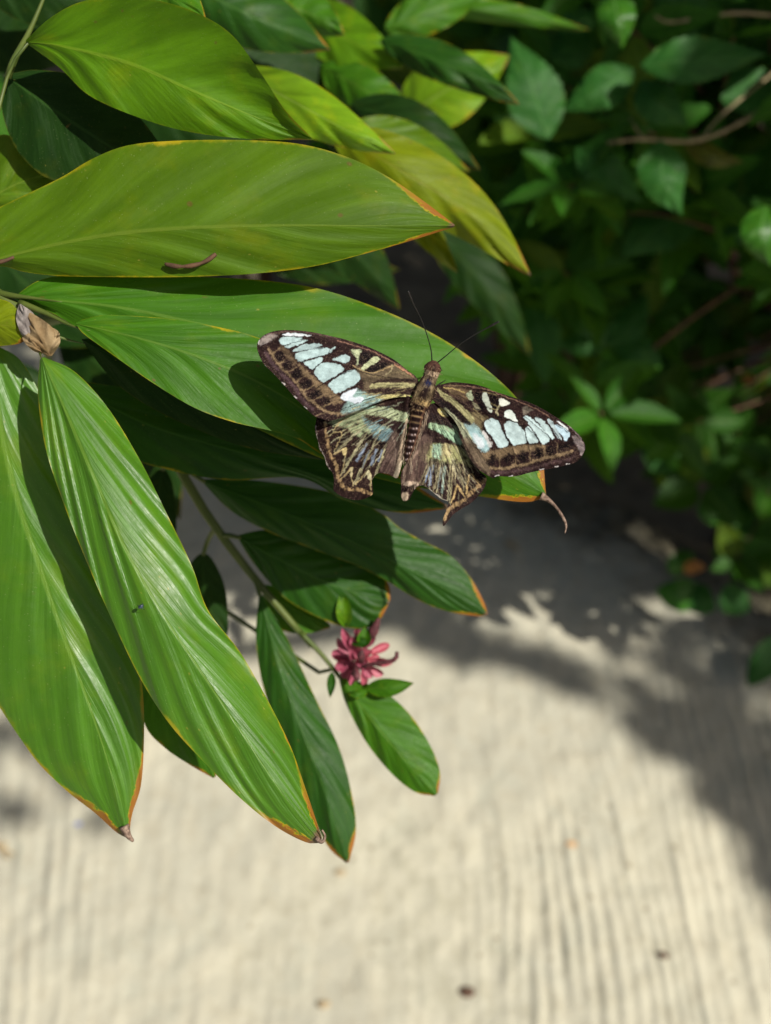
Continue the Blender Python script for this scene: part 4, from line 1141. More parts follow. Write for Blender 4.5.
# short hairs on head and thorax and along the inner wing folds
mb = MB()
hr = random.Random(5)
hcols = []
for k in range(620):
    if k < 420:
        i = hr.randint(10, 96); x, y, r = sp[i]; u = hr.uniform(-1.05, 1.05)
        x0_, y0_ = x + u * r, y + u * r * .15; dd = BODY_D - .0004 - math.sqrt(max(0, 1 - u * u)) * r * .00031 * .9
        ln = hr.uniform(1.5, 4.2); an = math.atan2(1, u * 1.2) + hr.uniform(-.4, .4)
        cc = hr.choice([(150, 130, 104), (100, 80, 66), (44, 32, 28), (40, 28, 26), (36, 26, 26)])
    else:
        sd = hr.random() < .5
        yy = hr.uniform(408, 462); x0_ = (410.5 - .13 * (yy - 410) if sd else 428 - .35 * (yy - 410)) + hr.uniform(-2.2, 2.2); y0_ = yy
        dd = BODY_D - .0004; ln = hr.uniform(3, 8); an = math.radians(98) + hr.uniform(-.12, .12)
        cc = hr.choice([(160, 140, 120), (120, 98, 86), (190, 172, 150)])
    p0 = P(x0_, y0_, dd); p1 = P(x0_ + math.cos(an) * ln, y0_ + math.sin(an) * ln, dd - .0002)
    n0 = len(mb.v)
    mb.tube([p0, (p0 + p1) / 2 - FW * .00012, p1], [.00005, .00004, .00001], 3, cap=False)
    hcols += [np.array(lin(cc))] * (len(mb.v) - n0)
mb.col = np.array(hcols)
mb.build('hair', wing_m, body)
ant_m = plain_mat('antenna_black', (16, 14, 14), (34, 28, 26), 900, 0.5)
for q in ([(432, 362, .3448), (431, 350, .3425), (427, 335, .339), (421, 319, .3355), (413, 303, .332), (408, 291, .3295)],
          [(437, 363, .3448), (447, 355, .3425), (459, 345, .340), (474, 335, .338), (487, 328, .3365), (499, 321.5, .335)]):
    a = cr([tuple(P(*k)) for k in q], 44)
    rr_ = np.interp(np.linspace(0, 1, 44), [0, .2, .8, .9, 1], [.0002, .00015, .00016, .00036, .00026])
    rr_ = rr_ * (1 + .12 * (np.arange(44) % 2))
    mb = MB(); mb.tube(a, rr_, 7); mb.build('antenna', ant_m, bf)
# legs: hold the leaf underneath
for q in ([(421, 386, .3455), (414, 380, .352), (410, 376, .3675)], [(434, 388, .3455), (441, 383, .352), (446, 380, .3685)], [(416, 402, .3465), (406, 404, .353), (400, 409, .3685)], [(428, 404, .3465), (438, 408, .353), (446, 414, .3705)]):
    a = cr([tuple(P(*k)) for k in q], 14); mb = MB(); mb.tube(a, np.linspace(.00028, .00012, 14), 7); mb.build('leg', ant_m, bf)

# ------------------------------------------------------------------ pink flower
def small_surface(base, direction, up, length, width, cup=.25, n=9, m=3, p1=.7, p2=.8, droop=0.0, ser=0.0):
    d = direction.normalized(); s_ = d.cross(up).normalized(); nrm = s_.cross(d).normalized()
    rows = []; uvs = []
    for i in range(n):
        tt = i / (n - 1)
        w = width * .5 * (math.sin(math.pi * (0.02 + .965 * tt) ** p1) ** p2) * (1 + (ser if i % 2 else -ser))
        row = []; uv = []
        for j in range(-m, m + 1):
            u = j / m
            row.append(base + d * (length * tt) + s_ * (w * u) + nrm * (cup * w * u * u - droop * length * tt * tt)); uv.append((u * .5 + .5, tt))
        rows.append(row); uvs.append(uv)
    return rows, uvs


t = NT('petal_pink')
uvn = t.n('ShaderNodeUVMap'); uvn.uv_map = 'UVMap'; sx = t.n('ShaderNodeSeparateXYZ'); t.link(uvn.outputs[0], sx.inputs[0])
oi = t.n('ShaderNodeObjectInfo')
nz = t.noise(t.comb(t.math('MULTIPLY', sx.outputs[0], 9), t.math('MULTIPLY', sx.outputs[1], 2.5), t.math('MULTIPLY', oi.outputs['Random'], 20)), 1, 3)
c = t.mix(t.smooth(nz, .3, .7), lin4((146, 48, 74)), lin4((188, 108, 128)))
c = t.mix(t.smooth(sx.outputs[1], 0, .35, .6, 0), c, lin4((190, 120, 110)))
c = t.mix(t.smooth(oi.outputs['Random'], .5, 1, 0, .4), c, lin4((196, 92, 96)))
pb = t.n('ShaderNodeBsdfPrincipled'); t.link(c, pb.inputs['Base Color']); pb.inputs['Roughness'].default_value = .5
tr = t.n('ShaderNodeBsdfTranslucent'); t.link(c, tr.inputs[0]); mx = t.n('ShaderNodeMixShader'); mx.inputs[0].default_value = .3
t.link(pb.outputs[0], mx.inputs[1]); t.link(tr.outputs[0], mx.inputs[2]); t.link(mx.outputs[0], t.out.inputs[0])
petal_m = t.m
fb = P(345, 700, .50)
fw = empty('pink_flower', Vector((-.66, .62, 0)))
tag(fw, 'small pink flower head with tiny green leaves at the tip of a thin stalk', 'flower')
mb = MB()
q = [(-.66, .62, 0), (-.64, .6, .4), tuple(P(-120, 480, .60)), tuple(P(60, 540, .56)), tuple(P(180, 585, .53)), tuple(P(270, 640, .50)), tuple(P(325, 676, .487)), tuple(P(344, 680, .48)), tuple(P(356, 664, .474))]
mb.tube(cr(q, 40), np.linspace(.0022, .0009, 40), 8)
mb.build('stem', M['stem'], fw)
FC = (358, 658, .468)
fr = random.Random(3)
petal_px = [((352, 652), (340, 624), 9), ((352, 656), (334, 636), 9), ((356, 652), (352, 632), 8), ((352, 660), (330, 652), 11), ((352, 664), (332, 668), 12), ((354, 668), (340, 680), 11), ((360, 668), (350, 690), 11),
            ((362, 668), (366, 690), 8), ((366, 660), (396, 664), 9), ((366, 664), (386, 674), 10), ((366, 654), (392, 643), 9), ((362, 648), (378, 632), 8), ((358, 648), (357, 622), 8), ((352, 662), (336, 660), 8), ((364, 662), (382, 656), 7), ((360, 664), (374, 680), 8)]
petal_px += [((356, 660), (372, 650), 12), ((360, 660), (344, 644), 12), ((358, 656), (364, 674), 12), ((356, 662), (346, 670), 11), ((362, 656), (352, 642), 10)]
for (a, b, w_) in petal_px:
    dz = fr.uniform(-.010, .006)
    cx_, cy_ = 358, 659; a = (a[0] * .8 + cx_ * .2, a[1] * .8 + cy_ * .2); b = (cx_ + (b[0] - cx_) * .88, cy_ + (b[1] - cy_) * .88)
    p0 = P(a[0], a[1], FC[2]); p1 = P(b[0], b[1], FC[2] + dz)
    mb = MB(); r_, u_ = small_surface(p0, p1 - p0, -FW + RT * fr.uniform(-.4, .4) + UP * fr.uniform(-.3, .3), (p1 - p0).length, w_ * .00044, .9, 12, 4, p1=1.5, p2=.7, droop=fr.uniform(-.25, .15))
    mb.grid(r_, u_); mb.build('petal', petal_m, fw)
for (a, b, w_, mt) in [((346, 628), (342, 590), 16, 'fresh'), ((362, 648), (366, 626), 14, 'green'), ((366, 688), (414, 683), 19, 'green'), ((332, 672), (330, 698), 9, 'deep'), ((368, 690), (348, 694), 10, 'green'), ((350, 640), (372, 640), 10, 'deep')]:
    qleaf(fw, mt, [(a[0], a[1], .466), ((a[0] + b[0]) / 2, (a[1] + b[1]) / 2 + 2, .462), (b[0], b[1], .463)], w_, n=24, m=5, corr=.0002, seed=w_, fold=(-.002, -.001))
bud_m = plain_mat('bud_brown', (48, 26, 28), (104, 52, 58), 500, .7)
for q in ([(368, 640, .466, .001), (373, 632, .463, .0022), (377, 623, .461, .0014), (379, 618, .460, .0006)], [(362, 662, .464, .001), (361, 656, .458, .0018), (362, 650, .456, .0006)],
          [(360, 668, .464, .0008), (372, 664, .46, .0009), (394, 660, .456, .001), (397, 652, .455, .0008)], [(356, 666, .464, .001), (356, 674, .457, .0018), (358, 680, .455, .0008)]):
    a = cr([tuple(P(*k[:3])) + (k[3],) for k in q], 14); mb = MB(); mb.tube(a[:, :3], a[:, 3], 9); mb.build('bud', bud_m, fw)

# ------------------------------------------------------------------ background ginger clump
bgp = empty('ginger_plant', Vector((-0.45, 1.3, 0)))
tag(bgp, 'blurred ginger clump behind the top leaves, some leaves sunlit and yellowing', 'plant', 'broad leaved ginger plants')
mb = MB()
for q in ([(-.45, 1.3, -.02), (-.44, 1.25, .4), tuple(P(200, -160, 1.0)), tuple(P(250, -160, .8))], [(-.4, 1.36, -.02), (-.36, 1.3, .4), tuple(P(260, 0, 1.0)), tuple(P(290, -40, .8))], [(-.5, 1.32, -.02), (-.5, 1.3, .3), tuple(P(100, 150, 1.0)), tuple(P(200, 100, .8))]):
    mb.tube(cr(q, 40), np.linspace(.008, .004, 40), 9)
mb.build('stem', M['stem'], bgp)
BL = [('lime', [(235, 70, .50), (300, 105, .47), (350, 132, .46), (396, 154, .46)], 52, 'lime leaf with a scorched brown upper edge'),
      ('yellow', [(330, 130, .50), (400, 170, .49), (470, 215, .50), (531, 276, .51)], 66, 'yellowing leaf pointing down right'),
      ('yellow', [(385, 190, .53), (420, 225, .53), (458, 273, .53)], 30, None),
      ('olive', [(350, 125, .55), (410, 145, .56), (470, 172, .58)], 44, None),
      ('green', [(320, 65, .62), (365, 90, .60), (418, 118, .60)], 46, None),
      ('dark', [(350, 105, .60), (410, 125, .58), (480, 170, .58)], 50, None),
      ('fresh', [(290, 0, .66), (330, 30, .62), (405, 68, .60)], 60, 'blurred leaf with a brown lower edge near the top'),
      ('green', [(385, 30, .66), (430, 10, .66), (500, -25, .68)], 46, None),
      ('lime', [(400, 120, .72), (450, 88, .70), (510, 55, .70)], 70, 'pale sunlit leaf'),
      ('deep', [(380, 40, .60), (450, 66, .58), (520, 105, .58)], 40, None),
      ('green', [(420, 5, .7), (500, 12, .7), (590, 30, .72)], 24, None),
      ('deep', [(180, -20, .52), (250, 15, .52), (330, 50, .54)], 70, None),
      ('green', [(270, 20, .56), (300, 10, .56), (345, 35, .56)], 50, None),
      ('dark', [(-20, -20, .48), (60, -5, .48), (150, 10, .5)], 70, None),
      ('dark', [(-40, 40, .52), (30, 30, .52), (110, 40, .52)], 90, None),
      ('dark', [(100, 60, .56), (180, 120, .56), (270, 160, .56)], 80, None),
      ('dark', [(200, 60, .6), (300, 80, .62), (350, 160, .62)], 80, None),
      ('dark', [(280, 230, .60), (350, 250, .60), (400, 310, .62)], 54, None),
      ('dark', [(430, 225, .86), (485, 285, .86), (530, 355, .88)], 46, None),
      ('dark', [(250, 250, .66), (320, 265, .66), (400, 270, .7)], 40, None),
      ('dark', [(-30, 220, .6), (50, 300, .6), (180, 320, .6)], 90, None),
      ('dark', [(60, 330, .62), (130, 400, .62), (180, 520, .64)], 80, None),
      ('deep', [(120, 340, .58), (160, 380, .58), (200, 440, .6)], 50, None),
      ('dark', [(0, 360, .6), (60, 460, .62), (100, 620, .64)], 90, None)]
for i, (mt, mid, w_, lab) in enumerate(BL):
    qleaf(bgp, mt, mid, w_, label=lab, seed=100 + i * 3, corr=.0018, wave=.004, fold=(.006, .004), n=44, m=8)

# ------------------------------------------------------------------ shrubs
def shrub_leaf_mat(name, c1, c2, tr_=.18, rough=.38):
    t = NT(name)
    uvn = t.n('ShaderNodeUVMap'); uvn.uv_map = 'UVMap'; sx = t.n('ShaderNodeSeparateXYZ'); t.link(uvn.outputs[0], sx.inputs[0])
    geo = t.n('ShaderNodeNewGeometry')
    isl = geo.outputs['Random Per Island']
    au = t.math('ABSOLUTE', t.math('SUBTRACT', t.math('MULTIPLY', sx.outputs[0], 2), 1))
    w = t.math('SUBTRACT', sx.outputs[1], t.math('MULTIPLY', au, .22))
    ve = t.math('ABSOLUTE', t.math('SINE', t.math('MULTIPLY', w, 22)))
    c = t.mix(isl, lin4(c1), lin4(c2))
    c = t.mix(t.smooth(isl, .86, .97, 0, .6), c, lin4((98, 104, 16)))
    nz = t.noise(t.comb(t.math('MULTIPLY', sx.outputs[0], 5), t.math('MULTIPLY', sx.outputs[1], 7), t.math('MULTIPLY', isl, 40)), 1, 4, .6)
    c = t.mix(t.smooth(nz, .35, .7, 0, .5), c, tuple(x * .6 for x in lin(c1)) + (1,))
    lines = t.math('MAXIMUM', t.smooth(ve, .0, .22, .5, 0), t.smooth(au, .03, .1, .8, 0))
    c = t.mix(t.math('MULTIPLY', lines, .5), c, lin4((104, 138, 66)))
    pb = t.n('ShaderNodeBsdfPrincipled'); t.link(c, pb.inputs['Base Color']); pb.inputs['Roughness'].default_value = rough; pb.inputs['Specular IOR Level'].default_value = .15
    h = t.math('SUBTRACT', nz, lines); t.link(t.bump(h, .6, .0015), pb.inputs['Normal'])
    tr = t.n('ShaderNodeBsdfTranslucent'); t.link(t.mix(.5, c, lin4((110, 160, 30))), tr.inputs[0])
    mx = t.n('ShaderNodeMixShader'); mx.inputs[0].default_value = tr_
    t.link(pb.outputs[0], mx.inputs[1]); t.link(tr.outputs[0], mx.inputs[2]); t.link(mx.outputs[0], t.out.inputs[0])
    return t.m


M['shrubA'] = shrub_leaf_mat('serrated_leaf', (34, 80, 18), (58, 116, 28), rough=.5, tr_=.25)
M['shrubB'] = shrub_leaf_mat('oval_leaf', (34, 78, 16), (58, 112, 24), rough=.5, tr_=.25)
M['shrubC'] = shrub_leaf_mat('round_leaf', (28, 64, 12), (50, 96, 20), rough=.5)


def whorl(mb, c0, axis, n, length, width, rnd_, ser=0.0, m=2, nn=7, spread=1.0):
    axis = axis.normalized()
    e1 = axis.orthogonal().normalized(); e2 = axis.cross(e1)
    ph = rnd_.uniform(0, 6.28)
    for k in range(n):
        a = ph + 2 * math.pi * k / n + rnd_.uniform(-.3, .3)
        el = rnd_.uniform(.05, .75) / spread
        d = (e1 * math.cos(a) + e2 * math.sin(a)) * math.cos(el) + axis * math.sin(el)
        L = length * rnd_.uniform(.6, 1.15)
        r_, u_ = small_surface(c0 + d * (L * .12), d, axis + d * rnd_.uniform(-.2, .2), L, width * L / length * rnd_.uniform(.85, 1.1), rnd_.uniform(.15, .6), nn, m, p1=.78, p2=.85, droop=rnd_.uniform(.0, .35), ser=ser)
        mb.grid(r_, u_)


def shrub(root_xyz, label, whorls, mat, length, width, nleaf=6, ser=.04, seed=1, twig_mat='darktwig', m=2, nn=9, name='shrub', hub=None, group=None):
    r = random.Random(seed)
    e = empty(name, Vector(root_xyz)); tag(e, label, 'shrub', 'shrubs behind the path')
    mb = MB(); tw = MB()
    root = Vector(root_xyz)
    hubs = hub or [root + Vector((r.uniform(-.1, .1), r.uniform(-.1, .1), r.uniform(.25, .6))) for _ in range(4)]
    for h_ in hubs:
        mid = (root + h_) / 2 + Vector((r.uniform(-.05, .05), r.uniform(-.05, .05), .05))
        tw.tube(cr([tuple(root - Vector((0, 0, .03))), tuple(mid), tuple(h_)], 16), np.linspace(.009, .005, 16), 7)
    for w_ in whorls:
        c0 = Vector(w_)
        h_ = min(hubs, key=lambda q: (q - c0).length)
        md = (h_ + c0) / 2 + Vector((r.uniform(-.04, .04), r.uniform(-.04, .04), r.uniform(.0, .05)))
        tw.tube(cr([tuple(h_), tuple(md), tuple(c0)], 10), np.linspace(.0035, .0012, 10), 5)
        ax_ = Vector((r.uniform(-.5, .4), r.uniform(-1.0, -.1), r.uniform(.5, 1.2)))
        whorl(mb, c0, ax_, r.randint(nleaf - 1, nleaf + 1), length, width, r, ser, m, nn)
        # a lower ring of leaves along the twig
        c1 = c0 * .82 + md * .18
        whorl(mb, c1, ax_ + (c0 - md), r.randint(2, 4), length, width, r, ser, m, nn)
    tw.build('branches', M[twig_mat], e)
    mb.build('foliage', M[mat], e)
    return e


def sample(poly, n, d0, d1, seed, zmin=.06):
    r = random.Random(seed); out = []
    p = np.array(poly, dtype=float); x0, y0 = p.min(axis=0); x1, y1 = p.max(axis=0)
    k = 0
    while len(out) < n and k < 20000:
        k += 1
        x = r.uniform(x0, x1); y = r.uniform(y0, y1)
        if not inside(np.array([x]), np.array([y]), p)[0]: continue
        v = P(x, y, r.uniform(d0, d1))
        if v.z < zmin: continue
        out.append(v)
    return out


W1 = sample([(500, -80), (900, -80), (900, 260), (700, 290), (600, 240), (520, 200)], 120, .84, 1.25, 11)
sA = shrub((.55, 1.25, 0), 'dense shrub with toothed dark green leaves filling the top right corner', W1, 'shrubA', .056, .024, ser=.08, seed=2)
W2 = sample([(470, -60), (640, -60), (660, 260), (640, 400), (560, 440), (480, 300), (430, 230)], 95, 1.0, 1.5, 12)
sB = shrub((.22, 1.55, 0), 'shaded shrub with narrow pointed leaves in the middle background', W2, 'shrubB', .062, .026, ser=.02, seed=3)
W3 = sample([(600, 180), (920, 180), (920, 600), (760, 600), (700, 500), (620, 430), (580, 330)], 80, 1.2, 1.6, 13)
sC = shrub((.75, 1.35, 0), 'low shrub with rounded leaves spilling over the right edge of the path', W3, 'shrubC', .052, .036, nleaf=5, ser=.0, seed=4)
W4 = sample([(100, -200), (560, -200), (560, 120), (300, 200), (100, 200)], 46, 1.5, 2.1, 14)
shrub((-.25, 1.9, 0), 'dark shrub far behind the ginger clump at the top', W4, 'shrubB', .10, .045, ser=.02, seed=5)
W5 = sample([(430, -260), (1100, -260), (1100, 100), (430, 100)], 52, 1.5, 2.4, 15)
shrub((.7, 2.2, 0), 'dark shrub behind the toothed one along the top border', W5, 'shrubA', .09, .042, ser=.03, seed=6)
W6 = sample([(-500, -200), (60, -200), (60, 240), (-500, 300)], 30, 1.0, 1.8, 16)
shrub((-.8, 1.5, 0), 'shrub almost hidden behind the leaves at the top left', W6, 'shrubB', .10, .045, seed=8)

# readable leaves near the lens side of the shrubs
MT = {'h1': leaf_mat('toothed_leaf', (36, 86, 26), spec=.22, trans=.16, rim=.1, rough=.55, tip=1.5, sweep=.3, kfreq=10, rib=(84, 128, 66), ribw=.7),
      'h2': leaf_mat('sunlit_small_leaf', (46, 96, 18), spec=.3, trans=.2, rim=.1, rough=.36, tip=1.5, sweep=.3, kfreq=10, rib=(120, 160, 90), ribw=.7),  # sunlit look is put into a brighter green than the toothed leaf
      'h3': leaf_mat('bronze_leaf', (72, 80, 12), spec=.3, trans=.2, rim=.3, rough=.42, tip=1.5, sweep=.3, kfreq=10)}
M.update(MT)
hero = [('h1', [(640, 66, .80), (690, 60, .79), (768, 54, .80)], 50), ('h1', [(634, 68, .84), (600, 90, .83), (562, 112, .84)], 46), ('h1', [(660, 140, .80), (664, 180, .79), (682, 216, .80)], 52),
        ('h1', [(575, 148, .86), (606, 172, .85), (643, 203, .86)], 42), ('h2', [(612, -10, .80), (618, 20, .79), (622, 50, .80)], 40), ('h1', [(548, 140, .84), (530, 80, .83), (510, 36, .84)], 60),
        ('h1', [(640, 80, .83), (655, 100, .82), (688, 126, .83)], 46), ('h3', [(683, 140, .86), (715, 158, .85), (745, 162, .86)], 26), ('h2', [(766, 205, .80), (762, 235, .79), (772, 268, .80)], 44),
        ('h1', [(560, 30, .86), (580, 20, .85), (612, 22, .86)], 26), ('h1', [(552, 60, .9), (570, 44, .9), (560, 20, .9)], 50), ('h1', [(700, 40, .9), (680, 10, .9), (650, -20, .9)], 60),
        ('h1', [(720, 100, .9), (760, 90, .9), (800, 100, .9)], 50), ('h1', [(700, 200, 1.0), (640, 240, 1.0), (620, 260, 1.0)], 60),
        ('h1', [(745, 228, .95), (725, 240, .95), (712, 252, .95)], 22), ('h1', [(590, 120, .95), (560, 150, .95), (520, 155, .95)], 50)]
for i, (mt, mid, w_) in enumerate(hero):
    qleaf(sA, mt, mid, w_ * .9, seed=200 + i, ser=.13 if mt != 'h3' else 0, nser=13, p2=1.15, corr=.0012, n=60, m=6, fold=(.004, .003), wave=.003)
for i, (mt, mid, w_) in enumerate([('h2', [(606, 345, 1.15), (585, 320, 1.14), (556, 308, 1.15)], 36), ('h1', [(606, 345, 1.15), (630, 325, 1.14), (648, 292, 1.15)], 34), ('h1', [(604, 348, 1.15), (580, 345, 1.14), (552, 344, 1.15)], 22),
                                   ('h2', [(608, 350, 1.15), (618, 380, 1.14), (624, 412, 1.15)], 36), ('h1', [(612, 346, 1.15), (640, 350, 1.14), (662, 368, 1.15)], 32), ('h1', [(520, 280, 1.1), (540, 330, 1.1), (545, 385, 1.12)], 46),
                                   ('h2', [(570, 195, 1.1), (600, 215, 1.1), (640, 220, 1.12)], 26)]):
    qleaf(sB, mt, mid, w_, seed=240 + i, corr=.001, n=40, m=6, fold=(.004, .003), wave=.003)
for i, (mt, mid, w_) in enumerate([('h2', [(672, 575, 1.50), (680, 562, 1.49), (694, 553, 1.50)], 22), ('h2', [(700, 590, 1.50), (680, 595, 1.49), (656, 590, 1.50)], 34), ('h1', [(690, 585, 1.5), (700, 600, 1.49), (716, 610, 1.5)], 30),
                                   ('h2', [(728, 470, 1.4), (712, 450, 1.4), (704, 442, 1.4)], 34), ('h2', [(730, 455, 1.4), (742, 460, 1.4), (750, 478, 1.4)], 26), ('h1', [(680, 470, 1.4), (664, 455, 1.4), (640, 440, 1.4)], 40),
                                   ('h2', [(708, 495, 1.4), (716, 510, 1.4), (730, 520, 1.4)], 34), ('h1', [(745, 590, 1.45), (735, 600, 1.45), (722, 612, 1.45)], 34), ('h1', [(740, 540, 1.45), (760, 530, 1.45), (790, 535, 1.45)], 40),
                                   ('h1', [(790, 640, 1.56), (768, 660, 1.545), (748, 686, 1.54)], 34), ('h3', [(750, 480, 1.4), (760, 500, 1.4), (766, 520, 1.4)], 22)]):
    qleaf(sC, mt, mid, w_, seed=260 + i, corr=.0008, n=30, m=6, fold=(.004, .003), wave=.003, p2=.7)
mb = MB()
for q, r0, r1 in [([(608, 143, .84), (640, 139, .84), (690, 141, .84), (730, 128, .85), (790, 92, .86)], .0018, .0024), ([(700, 141, .845), (725, 112, .86), (790, 60, .88)], .0013, .0018), ([(700, 18, .84), (740, 13, .84), (800, 18, .85)], .0018, .002),
                  ([(630, 118, .84), (640, 134, .84), (650, 140, .84)], .0012, .0013), ([(655, 16, .84), (670, 22, .84), (700, 18, .84)], .0012, .0018)]:
    mb = MB(); mb.tube(cr([tuple(P(*a)) for a in q], 26), np.interp(np.linspace(0, 1, 26), [0, 1], [r0 * .75, r1 * .8]) * (1 + .12 * np.sin(np.arange(26) * 1.9)), 8)
    o = mb.build('branch', M['twig'], sA); o['label'] = 'bare tan twig'
for q, r0 in [([(600, 212, 1.0), (660, 214, 1.0), (724, 232, 1.0)], .0018), ([(648, 352, 1.15), (700, 312, 1.12), (790, 252, 1.1)], .0026)]:
    mb = MB(); mb.tube(cr([tuple(P(*a)) for a in q], 20), r0, 7); o = mb.build('branch', M['darktwig'], sC)
# orange blossoms / yellowing leaf in the low shrub
om = plain_mat('orange_leaf', (150, 92, 34), (168, 116, 44), 200, .5, trans=.2)
qleaf(sC, om, [(684, 572, 1.485), (694, 567, 1.48), (706, 568, 1.485)], 14, seed=301, label='small orange leaf', n=20, m=4, name='leaf')
qleaf(sC, om, [(744, 384, 1.38), (748, 380, 1.38), (756, 382, 1.38)], 12, seed=302, label='small orange leaf', n=20, m=4, name='leaf')

# ------------------------------------------------------------------ bits on the path
deb_m = plain_mat('seed_husk', (60, 42, 34), (96, 70, 52), 300, .8)
org_m = plain_mat('orange_fleck', (176, 132, 84), (196, 156, 110), 200, .6)
pale_m = plain_mat('dry_leaf', (150, 132, 100), (186, 168, 136), 120, .8, trans=.1)


def blob(name, px, py, r, mat, label, cat, seed, sq=.5, group=None):
    c0 = ground_at(px, py, .004); rr_ = random.Random(seed)
    mb = MB(); rows = []; uvs = []
    for i in range(9):
        th = math.pi * i / 8; row = []
        for j in range(13):
            a = 2 * math.pi * (j % 12) / 12
            k = 1 + .35 * (float(vnoise(math.cos(a) * 1.3 + 5, math.sin(a) * 1.3 + th, seed)) - .5)
            row.append(c0 + Vector((math.sin(th) * math.cos(a) * r * k * 1.25, math.sin(th) * math.sin(a) * r * k * .85, math.cos(th) * r * sq)))
        rows.append(row); uvs.append([(j / 12, i / 8) for j in range(13)])
    mb.grid(rows, uvs); o = mb.build(name, mat); tag(o, label, cat, group); return o


blob('seed', 467, 992, .0075, deb_m, 'small dark brown seed husk lying on the sunny path near the bottom', 'seed', 3)
blob('petal', 571, 844, .0055, org_m, 'small orange petal fleck on the ridges of the path', 'petal', 4, .3)
blob('seed', 340, 872, .006, pale_m, 'flat tan seed scale on the path below the hanging leaves', 'seed', 5, .3)
blob('petal', 78, 824, .004, plain_mat('blue_fleck', (110, 120, 170), (140, 150, 190), 200, .6), 'tiny bluish fleck on the path at the lower left', 'petal', 6, .3)
blob('pebble', 663, 955, .0055, deb_m, 'small dark pebble between the ridges at the lower right', 'pebble', 7, .5)
blob('pebble', 324, 1004, .006, pale_m, 'flat pale brown pebble at the bottom border of the path', 'pebble', 8, .3)
mb = MB()
for q in ([(-16, 836, 1.27), (0, 846, 1.262), (14, 854, 1.262)], [(-4, 842, 1.262), (6, 856, 1.262), (10, 858, 1.265)], [(2, 846, 1.262), (8, 843, 1.262)]):
    pts = [tuple(ground_at(a, b, .008)) for a, b, _ in q]
    mb.tube(cr(pts, 12), np.linspace(.0035, .0015, 12), 7)
o = mb.build('twig', pale_m); tag(o, 'short dry forked twig on the path at the left border', 'twig')
for i, (px, py, L_, lab) in enumerate([(642, 402, .05, 'dry tan fallen leaf on the dark soil left of the rounded shrub'), (668, 396, .035, 'smaller dry curled leaf beside the tan one on the soil'), (728, 296, .05, 'brown fallen leaf caught low in the shrub shade'), (505, 542, .03, 'pale fallen leaf in the dappled shade below the butterfly')]):
    c0 = ground_at(px, py, .012); a = i * 1.7 + .4
    mb = MB(); r_, u_ = small_surface(c0, Vector((math.cos(a), math.sin(a), .12)), Vector((.1, -.3, 1)), L_, L_ * .45, .6, 12, 4, droop=.1)
    mb.grid(r_, u_); o = mb.build('fallen_leaf', pale_m); tag(o, lab, 'leaf')

# ------------------------------------------------------------------ unseen tree added for shade, its leaves set along sun rays above the view
tr_root = Vector((2.9, .2, 0))
tree = empty('tree', tr_root); tag(tree, 'unseen leafy tree added on the right, its leaves placed to cast the dappled shade', 'tree')
bark = plain_mat('bark', (70, 56, 44), (110, 94, 76), 14, .9, 1.0, .01)
mb = MB()
mb.tube(cr([(2.9, .2, -.05), (2.86, .25, 1.0), (2.75, .35, 1.9), (2.5, .5, 2.5), (2.3, .5, 3.3)], 30), np.linspace(.10, .055, 30), 14)
mb.build('trunk', bark, tree)
limbs = [[(2.75, .35, 1.9), (2.2, .3, 2.5), (1.5, .3, 2.7), (.8, .5, 2.75)], [(2.6, .42, 2.3), (2.4, 1.0, 2.6), (1.9, 1.6, 2.75), (1.2, 1.9, 2.8)], [(2.5, .5, 2.5), (2.0, -.1, 2.7), (1.4, -.3, 2.7)], [(2.5, .5, 2.5), (3.2, 1.2, 2.8), (3.4, 1.8, 2.8)],
         [(1.5, .3, 2.7), (1.1, .9, 2.7), (.5, 1.3, 2.7)], [(1.9, 1.6, 2.75), (1.8, 2.3, 2.8), (1.4, 2.8, 2.8)]]
for l in limbs:
    mb = MB(); mb.tube(cr(l, 24), np.linspace(.045, .012, 24), 8); mb.build('limb', bark, tree)


def px_ground(x, y):
    r_ = Vector((x, y, 0)) - CAM; d = r_.dot(FW)
    return CX + r_.x / d * F, CY - r_.dot(UP) / d * F


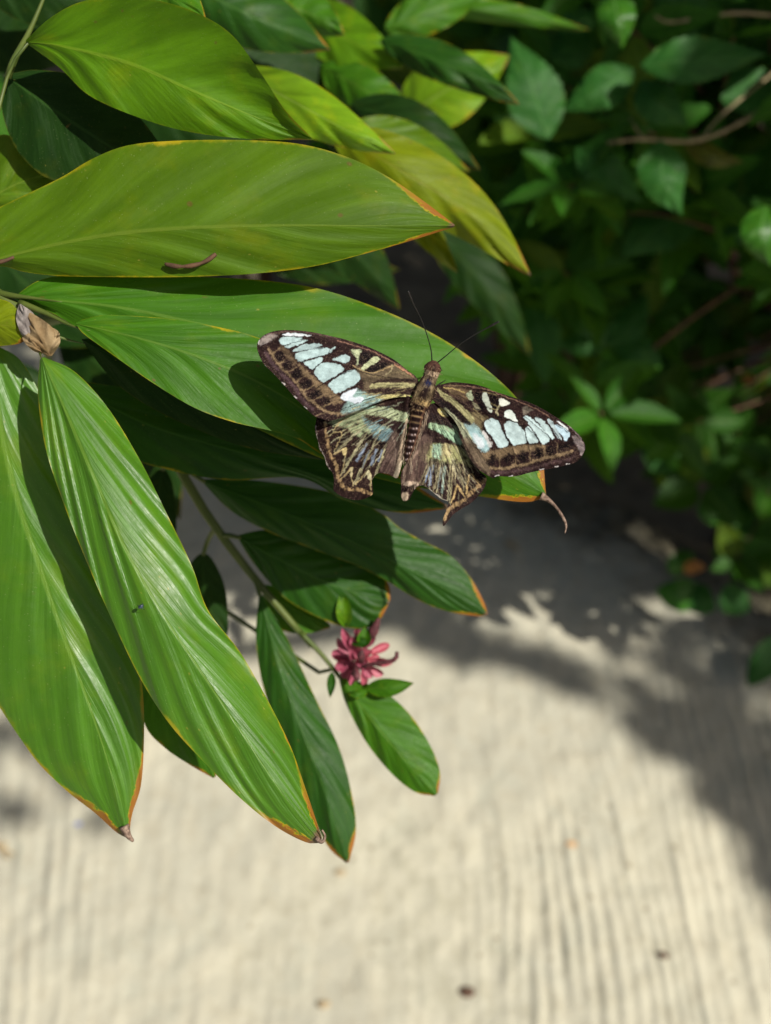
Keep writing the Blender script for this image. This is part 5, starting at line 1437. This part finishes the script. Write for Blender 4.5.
band = np.array([(400, 622), (450, 618), (500, 632), (560, 652), (640, 690), (700, 722), (790, 750), (900, 780), (900, 1060), (790, 930), (735, 835), (690, 780), (640, 738), (580, 698), (520, 668), (460, 660), (410, 640)], dtype=float)
side = np.array([(560, 640), (640, 622), (771, 612), (1000, 600), (1000, 900), (790, 790), (700, 720)], dtype=float)
back = np.array([(100, 560), (200, 590), (280, 590), (340, 612), (390, 600), (440, 578), (520, 588), (600, 596), (680, 592), (900, 590), (1500, 540), (1500, -700), (-500, -700), (-300, 330), (60, 400)], dtype=float)
leftp = np.array([(-60, 700), (50, 690), (120, 740), (110, 820), (50, 830), (-60, 790)], dtype=float)
mb = MB(); cr_r = random.Random(21)
N = 0; tries = 0
holes = []  # gaps left in the foliage so sun reaches chosen leaves
for a in [(465, 95, .7, .05), (350, 45, .62, .035), (505, 62, .72, .03), (764, 235, .8, .03), (625, 20, .8, .03), (540, 250, 1.1, .03), (715, 470, 1.4, .045), (690, 585, 1.5, .04), (618, 390, 1.15, .025), (650, 60, .8, .02), (600, 330, 1.15, .02), (410, 100, .6, .03), (440, 15, .66, .03)]:
    v = P(*a[:3]); g_ = v - SUN * (v.z / SUN.z); holes.append((g_.x, g_.y, a[3]))
while N < 27000 and tries < 140000:
    tries += 1
    gx = cr_r.uniform(-1.7, 2.1); gy = cr_r.uniform(.45, 3.3)
    qx, qy = px_ground(gx, gy)
    X1, Y1 = np.array([qx]), np.array([qy])
    den = 0
    if inside(X1, Y1, back)[0]: den = 1.0
    elif inside(X1, Y1, band)[0]: den = .75
    elif inside(X1, Y1, leftp)[0]: den = .12
    elif inside(X1, Y1, side)[0]: den = .42
    if den == 0: continue
    # clumps with gaps between them
    cl = float(vnoise(gx * 7, gy * 7, 91)); c2_ = float(vnoise(gx * 20, gy * 20, 92))
    if den == 1.0 and 500 < qy < 606 and 380 < qx < 700 and float(vnoise(gx * 15, gy * 10, 93)) > .57: continue
    if den == 1.0 and qy < 500 and (cl * .55 + c2_ * .45 > .56 or (qy < 420 and cr_r.random() > .6)): continue
    if cr_r.random() > den * (1 if den == 1 else .45 + 1.1 * float(vnoise(gx * 11, gy * 11, 94))): continue
    if any((gx - h_[0]) ** 2 + (gy - h_[1]) ** 2 < (h_[2] + .02) ** 2 for h_ in holes): continue
    inb = not inside(X1, Y1, back)[0]
    z = cr_r.uniform(3.0, 3.7) if inb else cr_r.uniform(2.25, 2.75)
    c0 = Vector((gx, gy, 0)) + SUN * (z / SUN.z)
    a = cr_r.uniform(0, 6.28); L_ = cr_r.uniform(.035, .07) if inb or qy > 500 else cr_r.uniform(.06, .1)
    d_ = Vector((math.cos(a), math.sin(a), cr_r.uniform(-.5, .3)))
    r_, u_ = small_surface(c0 - d_ * L_ * .5, d_, SUN + Vector((cr_r.uniform(-.5, .5), cr_r.uniform(-.5, .5), cr_r.uniform(-.3, .3))), L_, L_ * .5, .3, 4, 1)
    mb.grid(r_, u_); N += 1
mb.build('shade_crown', M['shrubB'], tree)
print('crown leaves', N, tries)
